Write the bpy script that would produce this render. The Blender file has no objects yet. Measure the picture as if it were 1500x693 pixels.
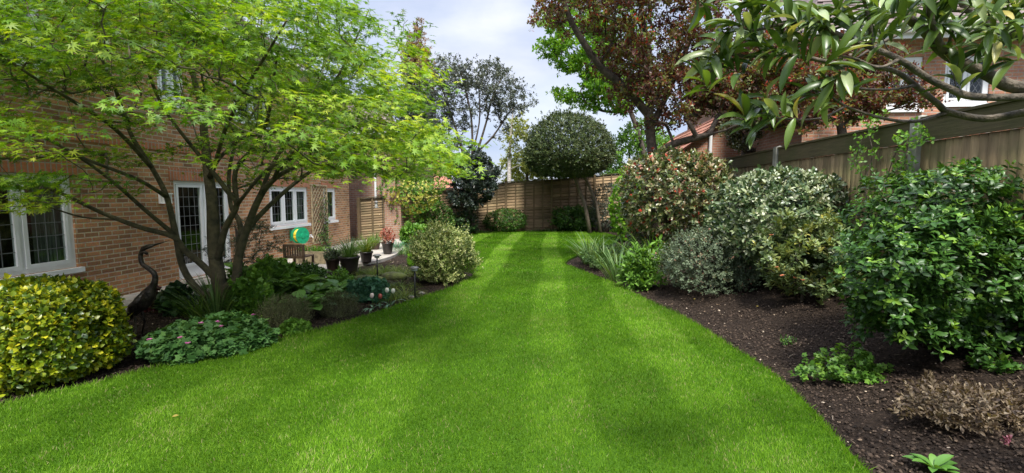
import bpy, math, random
import numpy as np
random.seed(7)
C = bpy.context.scene.collection
SC = bpy.context.scene
PI = math.pi
F = 680.0
EYE = 1.7
# ------------------------------------------------------------------ camera frame (forward +Y is the run of the lawn)
yaw = math.atan(55/ F); pitch = math.atan(60.5/F)
Fw = np.array([-math.sin(yaw)*math.cos(pitch), math.cos(yaw)*math.cos(pitch), -math.sin(pitch)])
Rt = np.array([math.cos(yaw), math.sin(yaw), 0.0])
Up = np.cross(Rt, Fw)
CAM = np.array([0, 0, EYE])
def ray(u, v):
    return Fw*F + Rt*(u-750) - Up*(v-346.5)
def at(u, v, Y):
    d = ray(u, v); return CAM + d*(Y/d[1])
def gp(u, v, z=0.0):
    d = ray(u, v); return CAM + d*((z-EYE)/d[2])
WX = -7.1
def hw(u, v, X=WX):
    d = ray(u, v); p = CAM + d*(X/d[0]); return p
def nrm(a):
    a = np.asarray(a, float); return a/np.maximum(np.linalg.norm(a, axis=-1, keepdims=True), 1e-9)
def smooth(t):
    t = np.clip(t, 0, 1); return t*t*(3-2*t)
def snoise(p, f, seed=0, n=7):
    r = np.random.default_rng(seed+1000); p = np.asarray(p, float)
    o = 0
    for i in range(n):
        d = nrm(r.normal(size=3)); o = o + np.sin((p@d)*f*r.uniform(.6, 1.7)+r.uniform(0, 6.28))
    return o/math.sqrt(n)*0.9

# ------------------------------------------------------------------ tagging
def tag(o, label=None, cat=None, group=None, kind=None):
    if label: o['label'] = label
    if cat: o['category'] = cat
    if group: o['group'] = group
    if kind: o['kind'] = kind
    return o
def thing(name, label, cat, loc=(0, 0, 0), rz=0, group=None):
    o = bpy.data.objects.new(name, None); C.objects.link(o); o.location = tuple(float(x) for x in loc); o.rotation_euler = (0, 0, rz)
    o.empty_display_size = .1
    return tag(o, label, cat, group)
def wloc(o):
    p = np.zeros(3)
    while o is not None: p = p+np.array(o.location); o = o.parent
    return p
def npmesh(name, V, loops, starts, mat, parent=None, attr=None, smooth_=False, world=False):
    me = bpy.data.meshes.new(name)
    V = np.ascontiguousarray(V, dtype=np.float32)
    if parent is not None and world:
        V = V - wloc(parent).astype(np.float32)
    me.vertices.add(len(V)); me.vertices.foreach_set('co', V.ravel())
    me.loops.add(len(loops)); me.loops.foreach_set('vertex_index', np.asarray(loops, dtype=np.int32))
    me.polygons.add(len(starts)); me.polygons.foreach_set('loop_start', np.asarray(starts, dtype=np.int32))
    if smooth_: me.polygons.foreach_set('use_smooth', np.ones(len(starts), dtype=bool))
    if attr is not None:
        a = me.attributes.new('rnd', 'FLOAT', 'POINT'); a.data.foreach_set('value', np.asarray(attr, dtype=np.float32))
    me.update(calc_edges=True)
    if mat: me.materials.append(mat)
    o = bpy.data.objects.new(name, me); C.objects.link(o)
    if parent is not None: o.parent = parent
    return o
class MB:
    def __init__(s): s.v = []; s.f = []
    def add(s, V, Fs):
        n = len(s.v); s.v.extend([tuple(float(c) for c in q) for q in V]); s.f.extend([tuple(i+n for i in f) for f in Fs]); return s
    def box(s, a, b):
        x0, y0, z0 = a; x1, y1, z1 = b
        return s.add([(x0,y0,z0),(x1,y0,z0),(x1,y1,z0),(x0,y1,z0),(x0,y0,z1),(x1,y0,z1),(x1,y1,z1),(x0,y1,z1)],
                     [(0,3,2,1),(4,5,6,7),(0,1,5,4),(1,2,6,5),(2,3,7,6),(3,0,4,7)])
    def obox(s, c, ax, ay, az):      # oriented box: centre and three half-axis vectors
        c, ax, ay, az = map(np.array, (c, ax, ay, az)); V = []
        for k in (-1, 1):
            for (i, j) in ((-1,-1),(1,-1),(1,1),(-1,1)): V.append(c+ax*i+ay*j+az*k)
        return s.add(V, [(0,3,2,1),(4,5,6,7),(0,1,5,4),(1,2,6,5),(2,3,7,6),(3,0,4,7)])
    def bar(s, p, q, w, t, n=(0, 0, 1)):
        p, q, n = map(lambda a: np.array(a, float), (p, q, n)); d = q-p; L = np.linalg.norm(d); d = d/L
        sd = nrm(np.cross(d, n)); n2 = np.cross(sd, d)
        return s.obox((p+q)/2, sd*w/2, d*L/2, n2*t/2)
    def tube(s, P, R, n=8, cap=True):
        P = np.array(P, float); R = np.broadcast_to(np.array(R, float), (len(P),))
        T = np.gradient(P, axis=0); T = nrm(T)
        ref = np.array([0.31, 0.17, 0.93]);
        if abs(T[0]@nrm(ref)) > .93: ref = np.array([1., .1, 0])
        a = nrm(ref-T[0]*(ref@T[0])); V = []
        for i in range(len(P)):
            a = nrm(a-T[i]*(a@T[i])); b = np.cross(T[i], a)
            th = np.arange(n)*2*PI/n
            V.append(P[i]+R[i]*(np.cos(th)[:, None]*a+np.sin(th)[:, None]*b))
        V = np.concatenate(V); Fs = []
        for i in range(len(P)-1):
            for j in range(n):
                k = (j+1) % n; Fs.append((i*n+j, i*n+k, (i+1)*n+k, (i+1)*n+j))
        if cap: Fs.append(tuple(range(n))[::-1]); Fs.append(tuple((len(P)-1)*n+j for j in range(n)))
        return s.add(V, Fs)
    def lathe(s, prof, c=(0, 0, 0), n=20):
        V = []; Fs = []
        for (r, z) in prof:
            for j in range(n): V.append((c[0]+r*math.cos(2*PI*j/n), c[1]+r*math.sin(2*PI*j/n), c[2]+z))
        for i in range(len(prof)-1):
            for j in range(n):
                k = (j+1) % n; Fs.append((i*n+j, i*n+k, (i+1)*n+k, (i+1)*n+j))
        Fs.append(tuple(range(n))[::-1]); Fs.append(tuple((len(prof)-1)*n+j for j in range(n)))
        return s.add(V, Fs)
    def build(s, name, mat, parent=None, smooth_=False, world=True):
        V = np.array(s.v, float)
        if parent is not None and world: V = V-wloc(parent)
        me = bpy.data.meshes.new(name); me.from_pydata(V.tolist(), [], s.f); me.update()
        if smooth_:
            for p in me.polygons: p.use_smooth = True
        if mat: me.materials.append(mat)
        o = bpy.data.objects.new(name, me); C.objects.link(o)
        if parent is not None: o.parent = parent
        return o

# ------------------------------------------------------------------ materials
MATS = {}
def newmat(name):
    m = bpy.data.materials.new(name); m.use_nodes = True; nt = m.node_tree; nt.nodes.clear(); return m, nt, nt.nodes, nt.links
def ramp(N, stops, interp='LINEAR'):
    r = N.new('ShaderNodeValToRGB'); e = r.color_ramp.elements; r.color_ramp.interpolation = interp
    while len(e) < len(stops): e.new(.5)
    for i, (p, c) in enumerate(stops): e[i].position = p; e[i].color = (*c, 1)
    return r
def leafmat(name, stops, rough=.45, tr=.35, spec=.4, trc=None, scale=.8):
    m, nt, N, L = newmat(name)
    a = N.new('ShaderNodeAttribute'); a.attribute_name = 'rnd'
    cr = ramp(N, stops); L.new(a.outputs['Fac'], cr.inputs[0])
    tc = N.new('ShaderNodeTexCoord'); nz = N.new('ShaderNodeTexNoise'); nz.inputs['Scale'].default_value = scale*3; nz.inputs['Detail'].default_value = 2
    L.new(tc.outputs['Object'], nz.inputs['Vector'])
    mr = N.new('ShaderNodeMapRange'); mr.inputs['To Min'].default_value = .72; mr.inputs['To Max'].default_value = 1.28; mr.inputs['From Min'].default_value = .3; mr.inputs['From Max'].default_value = .7
    L.new(nz.outputs['Fac'], mr.inputs['Value'])
    hs = N.new('ShaderNodeHueSaturation'); L.new(cr.outputs[0], hs.inputs['Color']); L.new(mr.outputs[0], hs.inputs['Value'])
    p = N.new('ShaderNodeBsdfPrincipled'); p.inputs['Roughness'].default_value = rough; p.inputs['Specular IOR Level'].default_value = spec
    L.new(hs.outputs[0], p.inputs['Base Color'])
    t = N.new('ShaderNodeBsdfTranslucent')
    mx = N.new('ShaderNodeMixRGB'); mx.blend_type = 'MULTIPLY'; mx.inputs[0].default_value = 1; mx.inputs[2].default_value = (*(trc or (1.5, 1.35, .5)), 1)
    L.new(hs.outputs[0], mx.inputs[1]); L.new(mx.outputs[0], t.inputs['Color'])
    ms = N.new('ShaderNodeMixShader'); ms.inputs[0].default_value = tr
    L.new(p.outputs[0], ms.inputs[1]); L.new(t.outputs[0], ms.inputs[2])
    o = N.new('ShaderNodeOutputMaterial'); L.new(ms.outputs[0], o.inputs[0]); return m
def plain(name, col, rough=.6, metal=0, spec=.5, var=.15, scale=8, bump=0.0, bscale=40, col2=None, stretch=None):
    m, nt, N, L = newmat(name)
    tc = N.new('ShaderNodeTexCoord'); src = tc.outputs['Object']
    if stretch:
        mp = N.new('ShaderNodeMapping'); mp.inputs['Scale'].default_value = stretch; L.new(src, mp.inputs[0]); src = mp.outputs[0]
    nz = N.new('ShaderNodeTexNoise'); nz.inputs['Scale'].default_value = scale; nz.inputs['Detail'].default_value = 6; L.new(src, nz.inputs['Vector'])
    c2 = col2 or tuple(c*(1-var*1.6) for c in col); c1 = tuple(min(1, c*(1+var)) for c in col)
    cr = ramp(N, [(.3, c2), (.7, c1)]); L.new(nz.outputs['Fac'], cr.inputs[0])
    p = N.new('ShaderNodeBsdfPrincipled'); p.inputs['Roughness'].default_value = rough; p.inputs['Metallic'].default_value = metal; p.inputs['Specular IOR Level'].default_value = spec
    L.new(cr.outputs[0], p.inputs['Base Color'])
    if bump:
        n2 = N.new('ShaderNodeTexNoise'); n2.inputs['Scale'].default_value = bscale; n2.inputs['Detail'].default_value = 6; L.new(src, n2.inputs['Vector'])
        b = N.new('ShaderNodeBump'); b.inputs['Strength'].default_value = bump; b.inputs['Distance'].default_value = .02; L.new(n2.outputs['Fac'], b.inputs['Height']); L.new(b.outputs[0], p.inputs['Normal'])
    o = N.new('ShaderNodeOutputMaterial'); L.new(p.outputs[0], o.inputs[0]); return m
def brickmat(name, axes, c1, c2, mortar, bw=.225, bh=.075, mo=.011, rough=.85, offset=.5, dirt=.35, bump=.6, zgrime=False):
    """axes: which object axes run along and up the wall"""
    m, nt, N, L = newmat(name)
    tc = N.new('ShaderNodeTexCoord'); sx = N.new('ShaderNodeSeparateXYZ'); L.new(tc.outputs['Object'], sx.inputs[0])
    cb = N.new('ShaderNodeCombineXYZ'); L.new(sx.outputs[axes[0]], cb.inputs[0]); L.new(sx.outputs[axes[1]], cb.inputs[1])
    br = N.new('ShaderNodeTexBrick'); br.offset = offset; br.inputs['Scale'].default_value = 1; br.inputs['Brick Width'].default_value = bw; br.inputs['Row Height'].default_value = bh
    br.inputs['Mortar Size'].default_value = mo; br.inputs['Mortar Smooth'].default_value = .3; br.inputs['Bias'].default_value = -.1
    br.inputs['Color1'].default_value = (*c1, 1); br.inputs['Color2'].default_value = (*c2, 1); br.inputs['Mortar'].default_value = (*mortar, 1)
    L.new(cb.outputs[0], br.inputs['Vector'])
    nz = N.new('ShaderNodeTexNoise'); nz.inputs['Scale'].default_value = 1.3; nz.inputs['Detail'].default_value = 8; nz.inputs['Roughness'].default_value = .7; L.new(tc.outputs['Object'], nz.inputs['Vector'])
    mr = N.new('ShaderNodeMapRange'); mr.inputs['From Min'].default_value = .3; mr.inputs['From Max'].default_value = .7; mr.inputs['To Min'].default_value = 1-dirt; mr.inputs['To Max'].default_value = 1+dirt*.5
    L.new(nz.outputs['Fac'], mr.inputs['Value'])
    hs = N.new('ShaderNodeHueSaturation'); L.new(br.outputs['Color'], hs.inputs['Color']); L.new(mr.outputs[0], hs.inputs['Value'])
    n3 = N.new('ShaderNodeTexNoise'); n3.inputs['Scale'].default_value = 45; n3.inputs['Detail'].default_value = 4; L.new(tc.outputs['Object'], n3.inputs['Vector'])
    mx = N.new('ShaderNodeMixRGB'); mx.blend_type = 'OVERLAY'; mx.inputs[0].default_value = .5; L.new(hs.outputs[0], mx.inputs[1]); L.new(n3.outputs['Color'], mx.inputs[2])
    p = N.new('ShaderNodeBsdfPrincipled'); p.inputs['Roughness'].default_value = rough; p.inputs['Specular IOR Level'].default_value = .25; L.new(mx.outputs[0], p.inputs['Base Color'])
    b = N.new('ShaderNodeBump'); b.invert = True; b.inputs['Strength'].default_value = bump; b.inputs['Distance'].default_value = .012; L.new(br.outputs['Fac'], b.inputs['Height']); L.new(b.outputs[0], p.inputs['Normal'])
    o = N.new('ShaderNodeOutputMaterial'); L.new(p.outputs[0], o.inputs[0]); return m
def glassmat():
    m, nt, N, L = newmat('window_glass')
    g = N.new('ShaderNodeBsdfGlossy'); g.inputs['Roughness'].default_value = .02; g.inputs['Color'].default_value = (.9, .95, 1, 1)
    t = N.new('ShaderNodeBsdfTransparent'); t.inputs['Color'].default_value = (.8, .84, .82, 1)
    fr = N.new('ShaderNodeFresnel'); fr.inputs['IOR'].default_value = 1.6
    ge = N.new('ShaderNodeNewGeometry'); iv = N.new('ShaderNodeMath'); iv.operation = 'SUBTRACT'; iv.inputs[0].default_value = 1; L.new(ge.outputs['Backfacing'], iv.inputs[1]); mu = N.new('ShaderNodeMath'); mu.operation = 'MULTIPLY'; L.new(fr.outputs[0], mu.inputs[0]); L.new(iv.outputs[0], mu.inputs[1])
    ms = N.new('ShaderNodeMixShader'); L.new(mu.outputs[0], ms.inputs[0]); L.new(t.outputs[0], ms.inputs[1]); L.new(g.outputs[0], ms.inputs[2])
    o = N.new('ShaderNodeOutputMaterial'); L.new(ms.outputs[0], o.inputs[0]); return m

# ------------------------------------------------------------------ leaf templates: unit length along y, normal z
def T(verts, polys): 
    loops = np.concatenate([np.array(p) for p in polys]); st = np.cumsum([0]+[len(p) for p in polys[:-1]])
    return np.array(verts, float), loops, st
OVAL = T([(0,0,0),(.27,.33,.06),(.24,.68,.05),(0,1,-.1),(-.24,.68,.05),(-.27,.33,.06),(0,.36,0),(0,.7,-.01)],
         [(0,1,6),(1,2,7,6),(2,3,7),(0,6,5),(6,7,4,5),(7,3,4)])
DIAM = T([(0,0,0),(.3,.5,.05),(0,1,-.06),(-.3,.5,.05)], [(0,1,2,3)])
def palm(nl=7, spread=130, notch=.42, wid=12):
    V = [(0, 0, 0)]; P = []
    angs = np.linspace(-spread, spread, nl)
    lens = [1-.45*abs(a/spread)**1.6 for a in angs]
    for i, (a, l) in enumerate(zip(angs, lens)):
        r = math.radians(a); V.append((l*math.sin(r), l*math.cos(r), -.12*l))
    for i in range(nl+1):
        a = -spread-20 if i == 0 else (spread+20 if i == nl else (angs[i-1]+angs[i])/2)
        r = math.radians(a); q = notch*(.45 if i in (0, nl) else .8)
        V.append((q*math.sin(r), q*math.cos(r), .03))
    for i in range(nl): P.append((0, nl+1+i, 1+i, nl+2+i))
    return T(V, P)
MAPLE = palm(7, 125, .36)
GERAN = palm(5, 120, .75)
def longleaf():
    V = []; P = []
    ys = [0, .12, .3, .5, .7, .87, 1]; ws = [.02, .12, .2, .22, .19, .11, .0]; zs = [0, .03, .05, .05, .02, -.03, -.09]
    for y, w, z in zip(ys, ws, zs): V += [(-w, y, z+.35*w), (0, y, z), (w, y, z+.35*w)]
    for i in range(6):
        a = i*3; P += [(a, a+1, a+4, a+3), (a+1, a+2, a+5, a+4)]
    return T(V, P)
LONG = longleaf()
def strap(n=5, bend=.9):
    V = []; P = []
    for i in range(n+1):
        t = i/n; a = t*bend; w = .5*(1-t**2.2)*(.75+.25*t)+.0
        y = math.sin(a)/bend if bend else t; z = (math.cos(a)-1)/bend if bend else 0
        V += [(-w, y, z), (w, y, z)]
    for i in range(n): P.append((2*i, 2*i+1, 2*i+3, 2*i+2))
    return T(V, P)
STRAP = strap(); STRAP2 = strap(6, 1.9)
BLADE = T([(-.5,0,0),(.5,0,0),(.4,.55,-.03),(-.4,.55,-.03),(0,1,-.14)], [(0,1,2,3),(3,2,4)])
def leaves(name, tmpl, pos, d, n, size, width, mat, parent=None, rnd=None, smooth_=False, seed=0):
    V, lp, st = tmpl; K = len(pos)
    d = nrm(d); n = np.asarray(n, float); n = nrm(n-d*(np.sum(n*d, 1, keepdims=True))); s = np.cross(d, n)
    size = np.broadcast_to(size, (K,)); width = np.broadcast_to(width, (K,))
    P = pos[:, None, :] + (V[None, :, 0:1]*(size*width)[:, None, None])*s[:, None, :] + (V[None, :, 1:2]*size[:, None, None])*d[:, None, :] + (V[None, :, 2:3]*size[:, None, None])*n[:, None, :]
    nv = len(V); loops = (lp[None, :]+(np.arange(K)*nv)[:, None]).ravel(); starts = (st[None, :]+(np.arange(K)*len(lp))[:, None]).ravel()
    if rnd is None: rnd = np.random.default_rng(seed).random(K)
    return npmesh(name, P.reshape(-1, 3), loops, starts, mat, parent, np.repeat(rnd, nv), smooth_, world=True)
def rosettes(rng, tips, tdir, k, twig, amin=25, amax=85):
    """k leaves round each twig tip -> pos, dir, normal, tip index"""
    M = len(tips); t = nrm(tdir)
    ref = nrm(rng.normal(size=(M, 3))); a = nrm(ref-t*np.sum(ref*t, 1, keepdims=True)); b = np.cross(t, a)
    j = np.tile(np.arange(k), M); idx = np.repeat(np.arange(M), k)
    phi = j*2.39996+rng.uniform(0, .6, M*k)
    s = (j/max(1, k-1))
    al = np.radians(amin+(amax-amin)*s+rng.uniform(-14, 14, M*k))
    rad = np.cos(phi)[:, None]*a[idx]+np.sin(phi)[:, None]*b[idx]
    d = t[idx]*np.cos(al)[:, None]+rad*np.sin(al)[:, None]+rng.normal(0, .12, (M*k, 3))
    n = t[idx]*1.0+rng.normal(0, .25, (M*k, 3))
    pos = tips[idx]-t[idx]*(s*twig)[:, None]
    return pos, nrm(d), n, idx
# ------------------------------------------------------------------ shrubs
def shrub(name, label, cat, c, r, mat, tmpl=OVAL, ls=.05, lw=1.0, tips=500, k=8, twig=.06, lump=.12, lf=2.5, inner=.25, sup=2.3, upb=.5, seed=1, group=None,
          stem=None, stems=7, stemr=.012, flat_bottom=.45, stray=.04, amin=25, amax=85, crownname='foliage', parent=None, redtip=None, rough_edge=0.0):
    rng = np.random.default_rng(seed)
    t = parent or thing(name, label, cat, c, 0, group)
    h = r[2]; zc = c[2]+h*flat_bottom
    dirs = nrm(rng.normal(size=(tips*2, 3)))
    e = (np.abs(dirs)**sup).sum(1, keepdims=True)**(-1/sup)
    sp = dirs*e
    R = 1+lump*snoise(dirs, lf, seed)+lump*.5*snoise(dirs, lf*3, seed+3)
    dep = np.where(rng.random(len(dirs)) < 1-inner, rng.uniform(0, .1, len(dirs)), rng.uniform(.1, .6, len(dirs)))
    dep = dep-(rng.random(len(dirs)) < stray)*rng.uniform(.03, .16, len(dirs)) - rough_edge*rng.random(len(dirs))**3
    rad = np.where(dirs[:, 2:3] > 0, np.array([[r[0], r[1], h*(1-flat_bottom)]]), np.array([[r[0], r[1], h*flat_bottom]]))
    P = np.array([c[0], c[1], zc])+sp*(R*(1-dep))[:, None]*rad
    nn = nrm(sp/rad)
    keep = (P[:, 2] > c[2]+.03); P = P[keep][:tips]; nn = nn[keep][:tips]
    td = nrm(nn+np.array([0, 0, upb])+rng.normal(0, .35, P.shape))
    pos, d, n, idx = rosettes(rng, P, td, k, twig, amin, amax)
    K = len(pos)
    rnd = np.clip(.5*rng.random(len(P))[idx]+.5*rng.random(K), 0, 1)
    rnd = np.clip((rnd-.5)*1.25+.5, 0, .999)
    leaves(crownname, tmpl, pos, d, n, ls*rng.uniform(.6, 1.25, K), lw*rng.uniform(.85, 1.15, K), mat, t, rnd)
    if stems:
        mb = MB()
        for i in range(stems):
            q = P[rng.integers(len(P))]; b = np.array([c[0]+rng.uniform(-.12, .12)*r[0], c[1]+rng.uniform(-.12, .12)*r[1], c[2]-.05])
            q = b+(q-b)*.9; m = (b+q)/2+np.array([0, 0, -.1*h])+rng.normal(0, .05*h, 3)
            mb.tube([b, b*.6+m*.4, m, q*.5+m*.5, q], np.linspace(stemr, stemr*.25, 5), 5)
        mb.build('stems' if False else 'stem', stem or MATS['twig'], t, True)
    return t
def bush(u, vt, vb, hwpx, depth=.85, gz=None, **kw):
    """convert what is seen (centre column, top row, front foot row, half width) to a real position and size"""
    p = ground_hit(u, vb); r = hwpx/F*p[1]; Yc = p[1]+r*depth*.9+.05; r = hwpx/F*Yc-.02
    x = at(u, vb, Yc)[0]; z = hgt(x, Yc); ztop = at(u, vt, Yc)[2]
    return (x, Yc, z), (r, r*depth, ztop-z)
def bushpx(name, label, cat, u, vt, vb, hwpx, mat, depth=.85, **kw):
    c, r = bush(u, vt, vb, hwpx, depth); return shrub(name, label, cat, c, r, mat, **kw)
def on_shrub(c, r, u, v, grow=1.04):
    d = nrm(ray(u, v)); cc = np.array([c[0], c[1], c[2]+r[2]*.5]); rr = np.array([r[0], r[1], r[2]*.5])*grow
    for t in np.arange(1, 40, .02):
        p = CAM+d*t
        if (((p-cc)/rr)**2).sum() < 1: return p
    return CAM+d*(cc[1]/d[1])
# ------------------------------------------------------------------ trees
class Skel:
    def __init__(s): s.P = []; s.par = []; s.rmin = []; s.paths = []
    def limb(s, pts, radii, parent=-1):
        ids = [] if parent < 0 else [parent]
        for p, r in zip(pts, radii):
            s.P.append(np.array(p, float)); s.par.append(ids[-1] if ids else -1); s.rmin.append(r); ids.append(len(s.P)-1)
        s.paths.append(ids); return ids
    def nearest(s, p): return int(np.argmin(np.linalg.norm(np.array(s.P)-np.array(p), axis=1)))
    def grow(s, targets, rng, seg=4, wob=.05, sag=.0, bias=.15, upk=.0):
        root = s.P[0]
        order = np.argsort(np.linalg.norm(targets-root, axis=1))
        for ti in order:
            t = targets[ti]; A = np.array(s.P); dd = np.linalg.norm(A-t, axis=1)
            back = (t-A); dr = nrm(A-root); cosb = np.sum(nrm(back)*dr, 1)
            cost = dd*(1.25-.35*cosb)+(A[:, 2] > t[2]+.3)*dd*.6
            i = int(np.argmin(cost)); p0 = A[i]; L = dd[i]
            pd = p0-A[s.par[i]] if s.par[i] >= 0 else np.array([0, 0, 1.]); pd = nrm(pd)
            c1 = p0+(pd*.5+nrm(t-p0)*.5)*L*.35; c2 = t-nrm(t-p0)*L*.3+np.array([0, 0, -sag*L+upk*L])
            ids = [i]
            for q in range(1, seg+1):
                w = q/seg; pt = (1-w)**3*p0+3*(1-w)**2*w*c1+3*(1-w)*w*w*c2+w**3*t
                if q < seg: pt = pt+rng.normal(0, wob*L/seg, 3)
                s.P.append(pt); s.par.append(ids[-1]); s.rmin.append(0); ids.append(len(s.P)-1)
            s.paths.append(ids)
    def build(s, parent, mat, rt=.006, pw=.5, name='trunk', minn=5):
        n = len(s.P); cnt = np.zeros(n); child = np.zeros(n, bool)
        for i in range(n-1, -1, -1):
            if not child[i]: cnt[i] += 1
            if s.par[i] >= 0: cnt[s.par[i]] += cnt[i]; child[s.par[i]] = True
        R = np.maximum(rt*cnt**pw, np.array(s.rmin)); mb = MB()
        for ids in s.paths:
            P = [s.P[i] for i in ids]; rr = [R[i] for i in ids]
            if len(ids) > 1 and s.par[ids[0]] >= -1 and len(ids) > 2: rr[0] = min(rr[0], rr[1]*1.4)
            if len(P) < 2: continue
            mb.tube(P, rr, 10 if max(rr) > .05 else (7 if max(rr) > .02 else minn))
        return mb.build(name, mat, parent, True)
def catmull(pts, n=4):
    P = np.array(pts, float); out = []
    Q = np.vstack([2*P[0]-P[1], P, 2*P[-1]-P[-2]])
    for i in range(1, len(Q)-2):
        for k in range(n):
            t = k/n; a, b, c, d = Q[i-1], Q[i], Q[i+1], Q[i+2]
            out.append(.5*((2*b)+(-a+c)*t+(2*a-5*b+4*c-d)*t*t+(-a+3*b-3*c+d)*t**3))
    out.append(P[-1]); return np.array(out)
def in_ell(rng, n, blobs, shell=.35):
    """points spread through a set of ellipsoids (cx,cy,cz,rx,ry,rz), denser to the outside"""
    vol = np.array([b[3]*b[4]*b[5] for b in blobs])**.75; vol = vol/vol.sum(); out = []
    for b, w in zip(blobs, vol):
        k = max(1, int(round(n*w))); d = nrm(rng.normal(size=(k, 3))); r = rng.uniform(shell**3, 1, k)**(1/3)
        out.append(np.array(b[:3])+d*r[:, None]*np.array(b[3:]))
    return np.concatenate(out)
def tree(name, label, cat, base, limbs, blobs, mat, bark, nt=120, sub=10, subr=.35, k=6, ls=.1, lw=1., twig=.1, tmpl=DIAM, rt=.012, pw=.5, seed=1, shell=.4, upb=.4, sag=0, group=None, flat=.7, upk=0.0, gap=None):
    rng = np.random.default_rng(seed); t = thing(name, label, cat, base, 0, group); sk = Skel()
    for i, (pts, r0, r1) in enumerate(limbs):
        P = catmull(pts, 3); par = -1 if i == 0 else sk.nearest(P[0]); sk.limb(P, np.linspace(r0, r1, len(P)), par)
    tg = in_ell(rng, nt, blobs, shell)
    if gap is not None: tg = tg[gap(tg)]
    sk.grow(tg, rng, sag=sag, upk=upk); sk.build(t, bark, rt, pw)
    M = len(tg)
    ti = np.repeat(np.arange(M), sub); off = nrm(rng.normal(size=(M*sub, 3)))*(rng.random(M*sub)**.5)[:, None]*subr*rng.uniform(.6, 1.3, M)[ti][:, None]; off[:, 2] *= flat
    tips = tg[ti]+off
    td = nrm(off/subr+np.array([0, 0, upb])+rng.normal(0, .4, tips.shape))
    pos, d, n, idx = rosettes(rng, tips, td, k, twig)
    K = len(pos); rnd = np.clip(.35*rng.random(M)[ti][idx]+.2*rng.random(M*sub)[idx]+.45*rng.random(K), 0, 1); rnd = np.clip((rnd-.5)*1.4+.5, 0, .999)
    leaves('crown', tmpl, pos, d, n, ls*rng.uniform(.6, 1.3, K), lw, mat, t, rnd)
    return t
GRASS=1.0; SUNAZ=169; SUNE=3.1; SUNA=11; SKYS=.095; EXPO=1.1
# ================================================================== MATERIALS
M = MATS
M['twig'] = plain('bark_twig', (.09, .065, .045), .9, var=.3, scale=20)
M['upvc'] = plain('white_upvc', (.78, .79, .8), .35, var=.04, scale=3)
M['lead'] = plain('lead_came', (.20, .21, .22), .5, metal=.3)
M['glass'] = glassmat()
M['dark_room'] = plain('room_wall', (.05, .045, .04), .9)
M['curtain'] = plain('curtain_cloth', (.22, .25, .2), .9, var=.1)
M['brick'] = brickmat('house_brick', (1, 2), (.50, .245, .115), (.22, .115, .062), (.46, .38, .27))
M['brick_x'] = brickmat('house_brick_gable', (0, 2), (.40, .22, .145), (.28, .16, .11), (.38, .33, .28))
M['brick_red'] = brickmat('neighbour_brick', (0, 2), (.50, .24, .15), (.38, .18, .115), (.42, .34, .28))
M['brick_red_y'] = brickmat('neighbour_brick_side', (1, 2), (.46, .24, .16), (.36, .19, .13), (.42, .34, .28))
M['lintel'] = brickmat('soldier_brick', (1, 2), (.50, .19, .09), (.40, .15, .075), (.35, .28, .22), bw=.075, bh=.24, offset=0)
M['tile'] = plain('brown_roof_tile', (.17, .125, .115), .8, var=.35, scale=3, bump=.4, bscale=30, col2=(.10, .075, .07))
M['tile_red'] = plain('red_roof_tile', (.38, .16, .10), .8, var=.3, scale=4, bump=.4, bscale=30)
def woodmat(name, c1, c2, green, stretch, gamt=.5, rough=.85):
    m, nt, N, L = newmat(name)
    tc = N.new('ShaderNodeTexCoord'); mp = N.new('ShaderNodeMapping'); mp.inputs['Scale'].default_value = stretch; L.new(tc.outputs['Object'], mp.inputs[0])
    nz = N.new('ShaderNodeTexNoise'); nz.inputs['Scale'].default_value = 9; nz.inputs['Detail'].default_value = 8; nz.inputs['Roughness'].default_value = .65; L.new(mp.outputs[0], nz.inputs['Vector'])
    cr = ramp(N, [(.28, c2), (.72, c1)]); L.new(nz.outputs['Fac'], cr.inputs[0])
    n2 = N.new('ShaderNodeTexNoise'); n2.inputs['Scale'].default_value = 1.1; n2.inputs['Detail'].default_value = 7; n2.inputs['Roughness'].default_value = .7; L.new(tc.outputs['Object'], n2.inputs['Vector'])
    c2r = ramp(N, [(.42, (0, 0, 0)), (.66, (1, 1, 1))]); L.new(n2.outputs['Fac'], c2r.inputs[0])
    at_ = N.new('ShaderNodeAttribute'); at_.attribute_name = 'rnd'
    mm = N.new('ShaderNodeMath'); mm.operation = 'MULTIPLY'; mm.inputs[1].default_value = gamt; L.new(c2r.outputs[0], mm.inputs[0])
    mx = N.new('ShaderNodeMixRGB'); L.new(mm.outputs[0], mx.inputs[0]); L.new(cr.outputs[0], mx.inputs[1]); mx.inputs[2].default_value = (*green, 1)
    mr = N.new('ShaderNodeMapRange'); mr.inputs['To Min'].default_value = .68; mr.inputs['To Max'].default_value = 1.38; L.new(at_.outputs['Fac'], mr.inputs['Value'])
    hs = N.new('ShaderNodeHueSaturation'); L.new(mx.outputs[0], hs.inputs['Color']); L.new(mr.outputs[0], hs.inputs['Value'])
    p = N.new('ShaderNodeBsdfPrincipled'); p.inputs['Roughness'].default_value = rough; p.inputs['Specular IOR Level'].default_value = .25; L.new(hs.outputs[0], p.inputs['Base Color'])
    b = N.new('ShaderNodeBump'); b.inputs['Strength'].default_value = .5; b.inputs['Distance'].default_value = .01; L.new(nz.outputs['Fac'], b.inputs['Height']); L.new(b.outputs[0], p.inputs['Normal'])
    o = N.new('ShaderNodeOutputMaterial'); L.new(p.outputs[0], o.inputs[0]); return m
M['fence_v'] = woodmat('weathered_green_board', (.27, .195, .10), (.10, .072, .037), (.095, .105, .035), (2, 2, .16), .75)
M['fence_h'] = woodmat('weathered_lap_board', (.33, .23, .13), (.17, .115, .065), (.14, .12, .06), (.3, .3, 5), .6)
M['fence_rail'] = woodmat('mossy_rail', (.19, .155, .08), (.09, .075, .04), (.09, .10, .033), (.3, .3, 4), .8)
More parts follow.
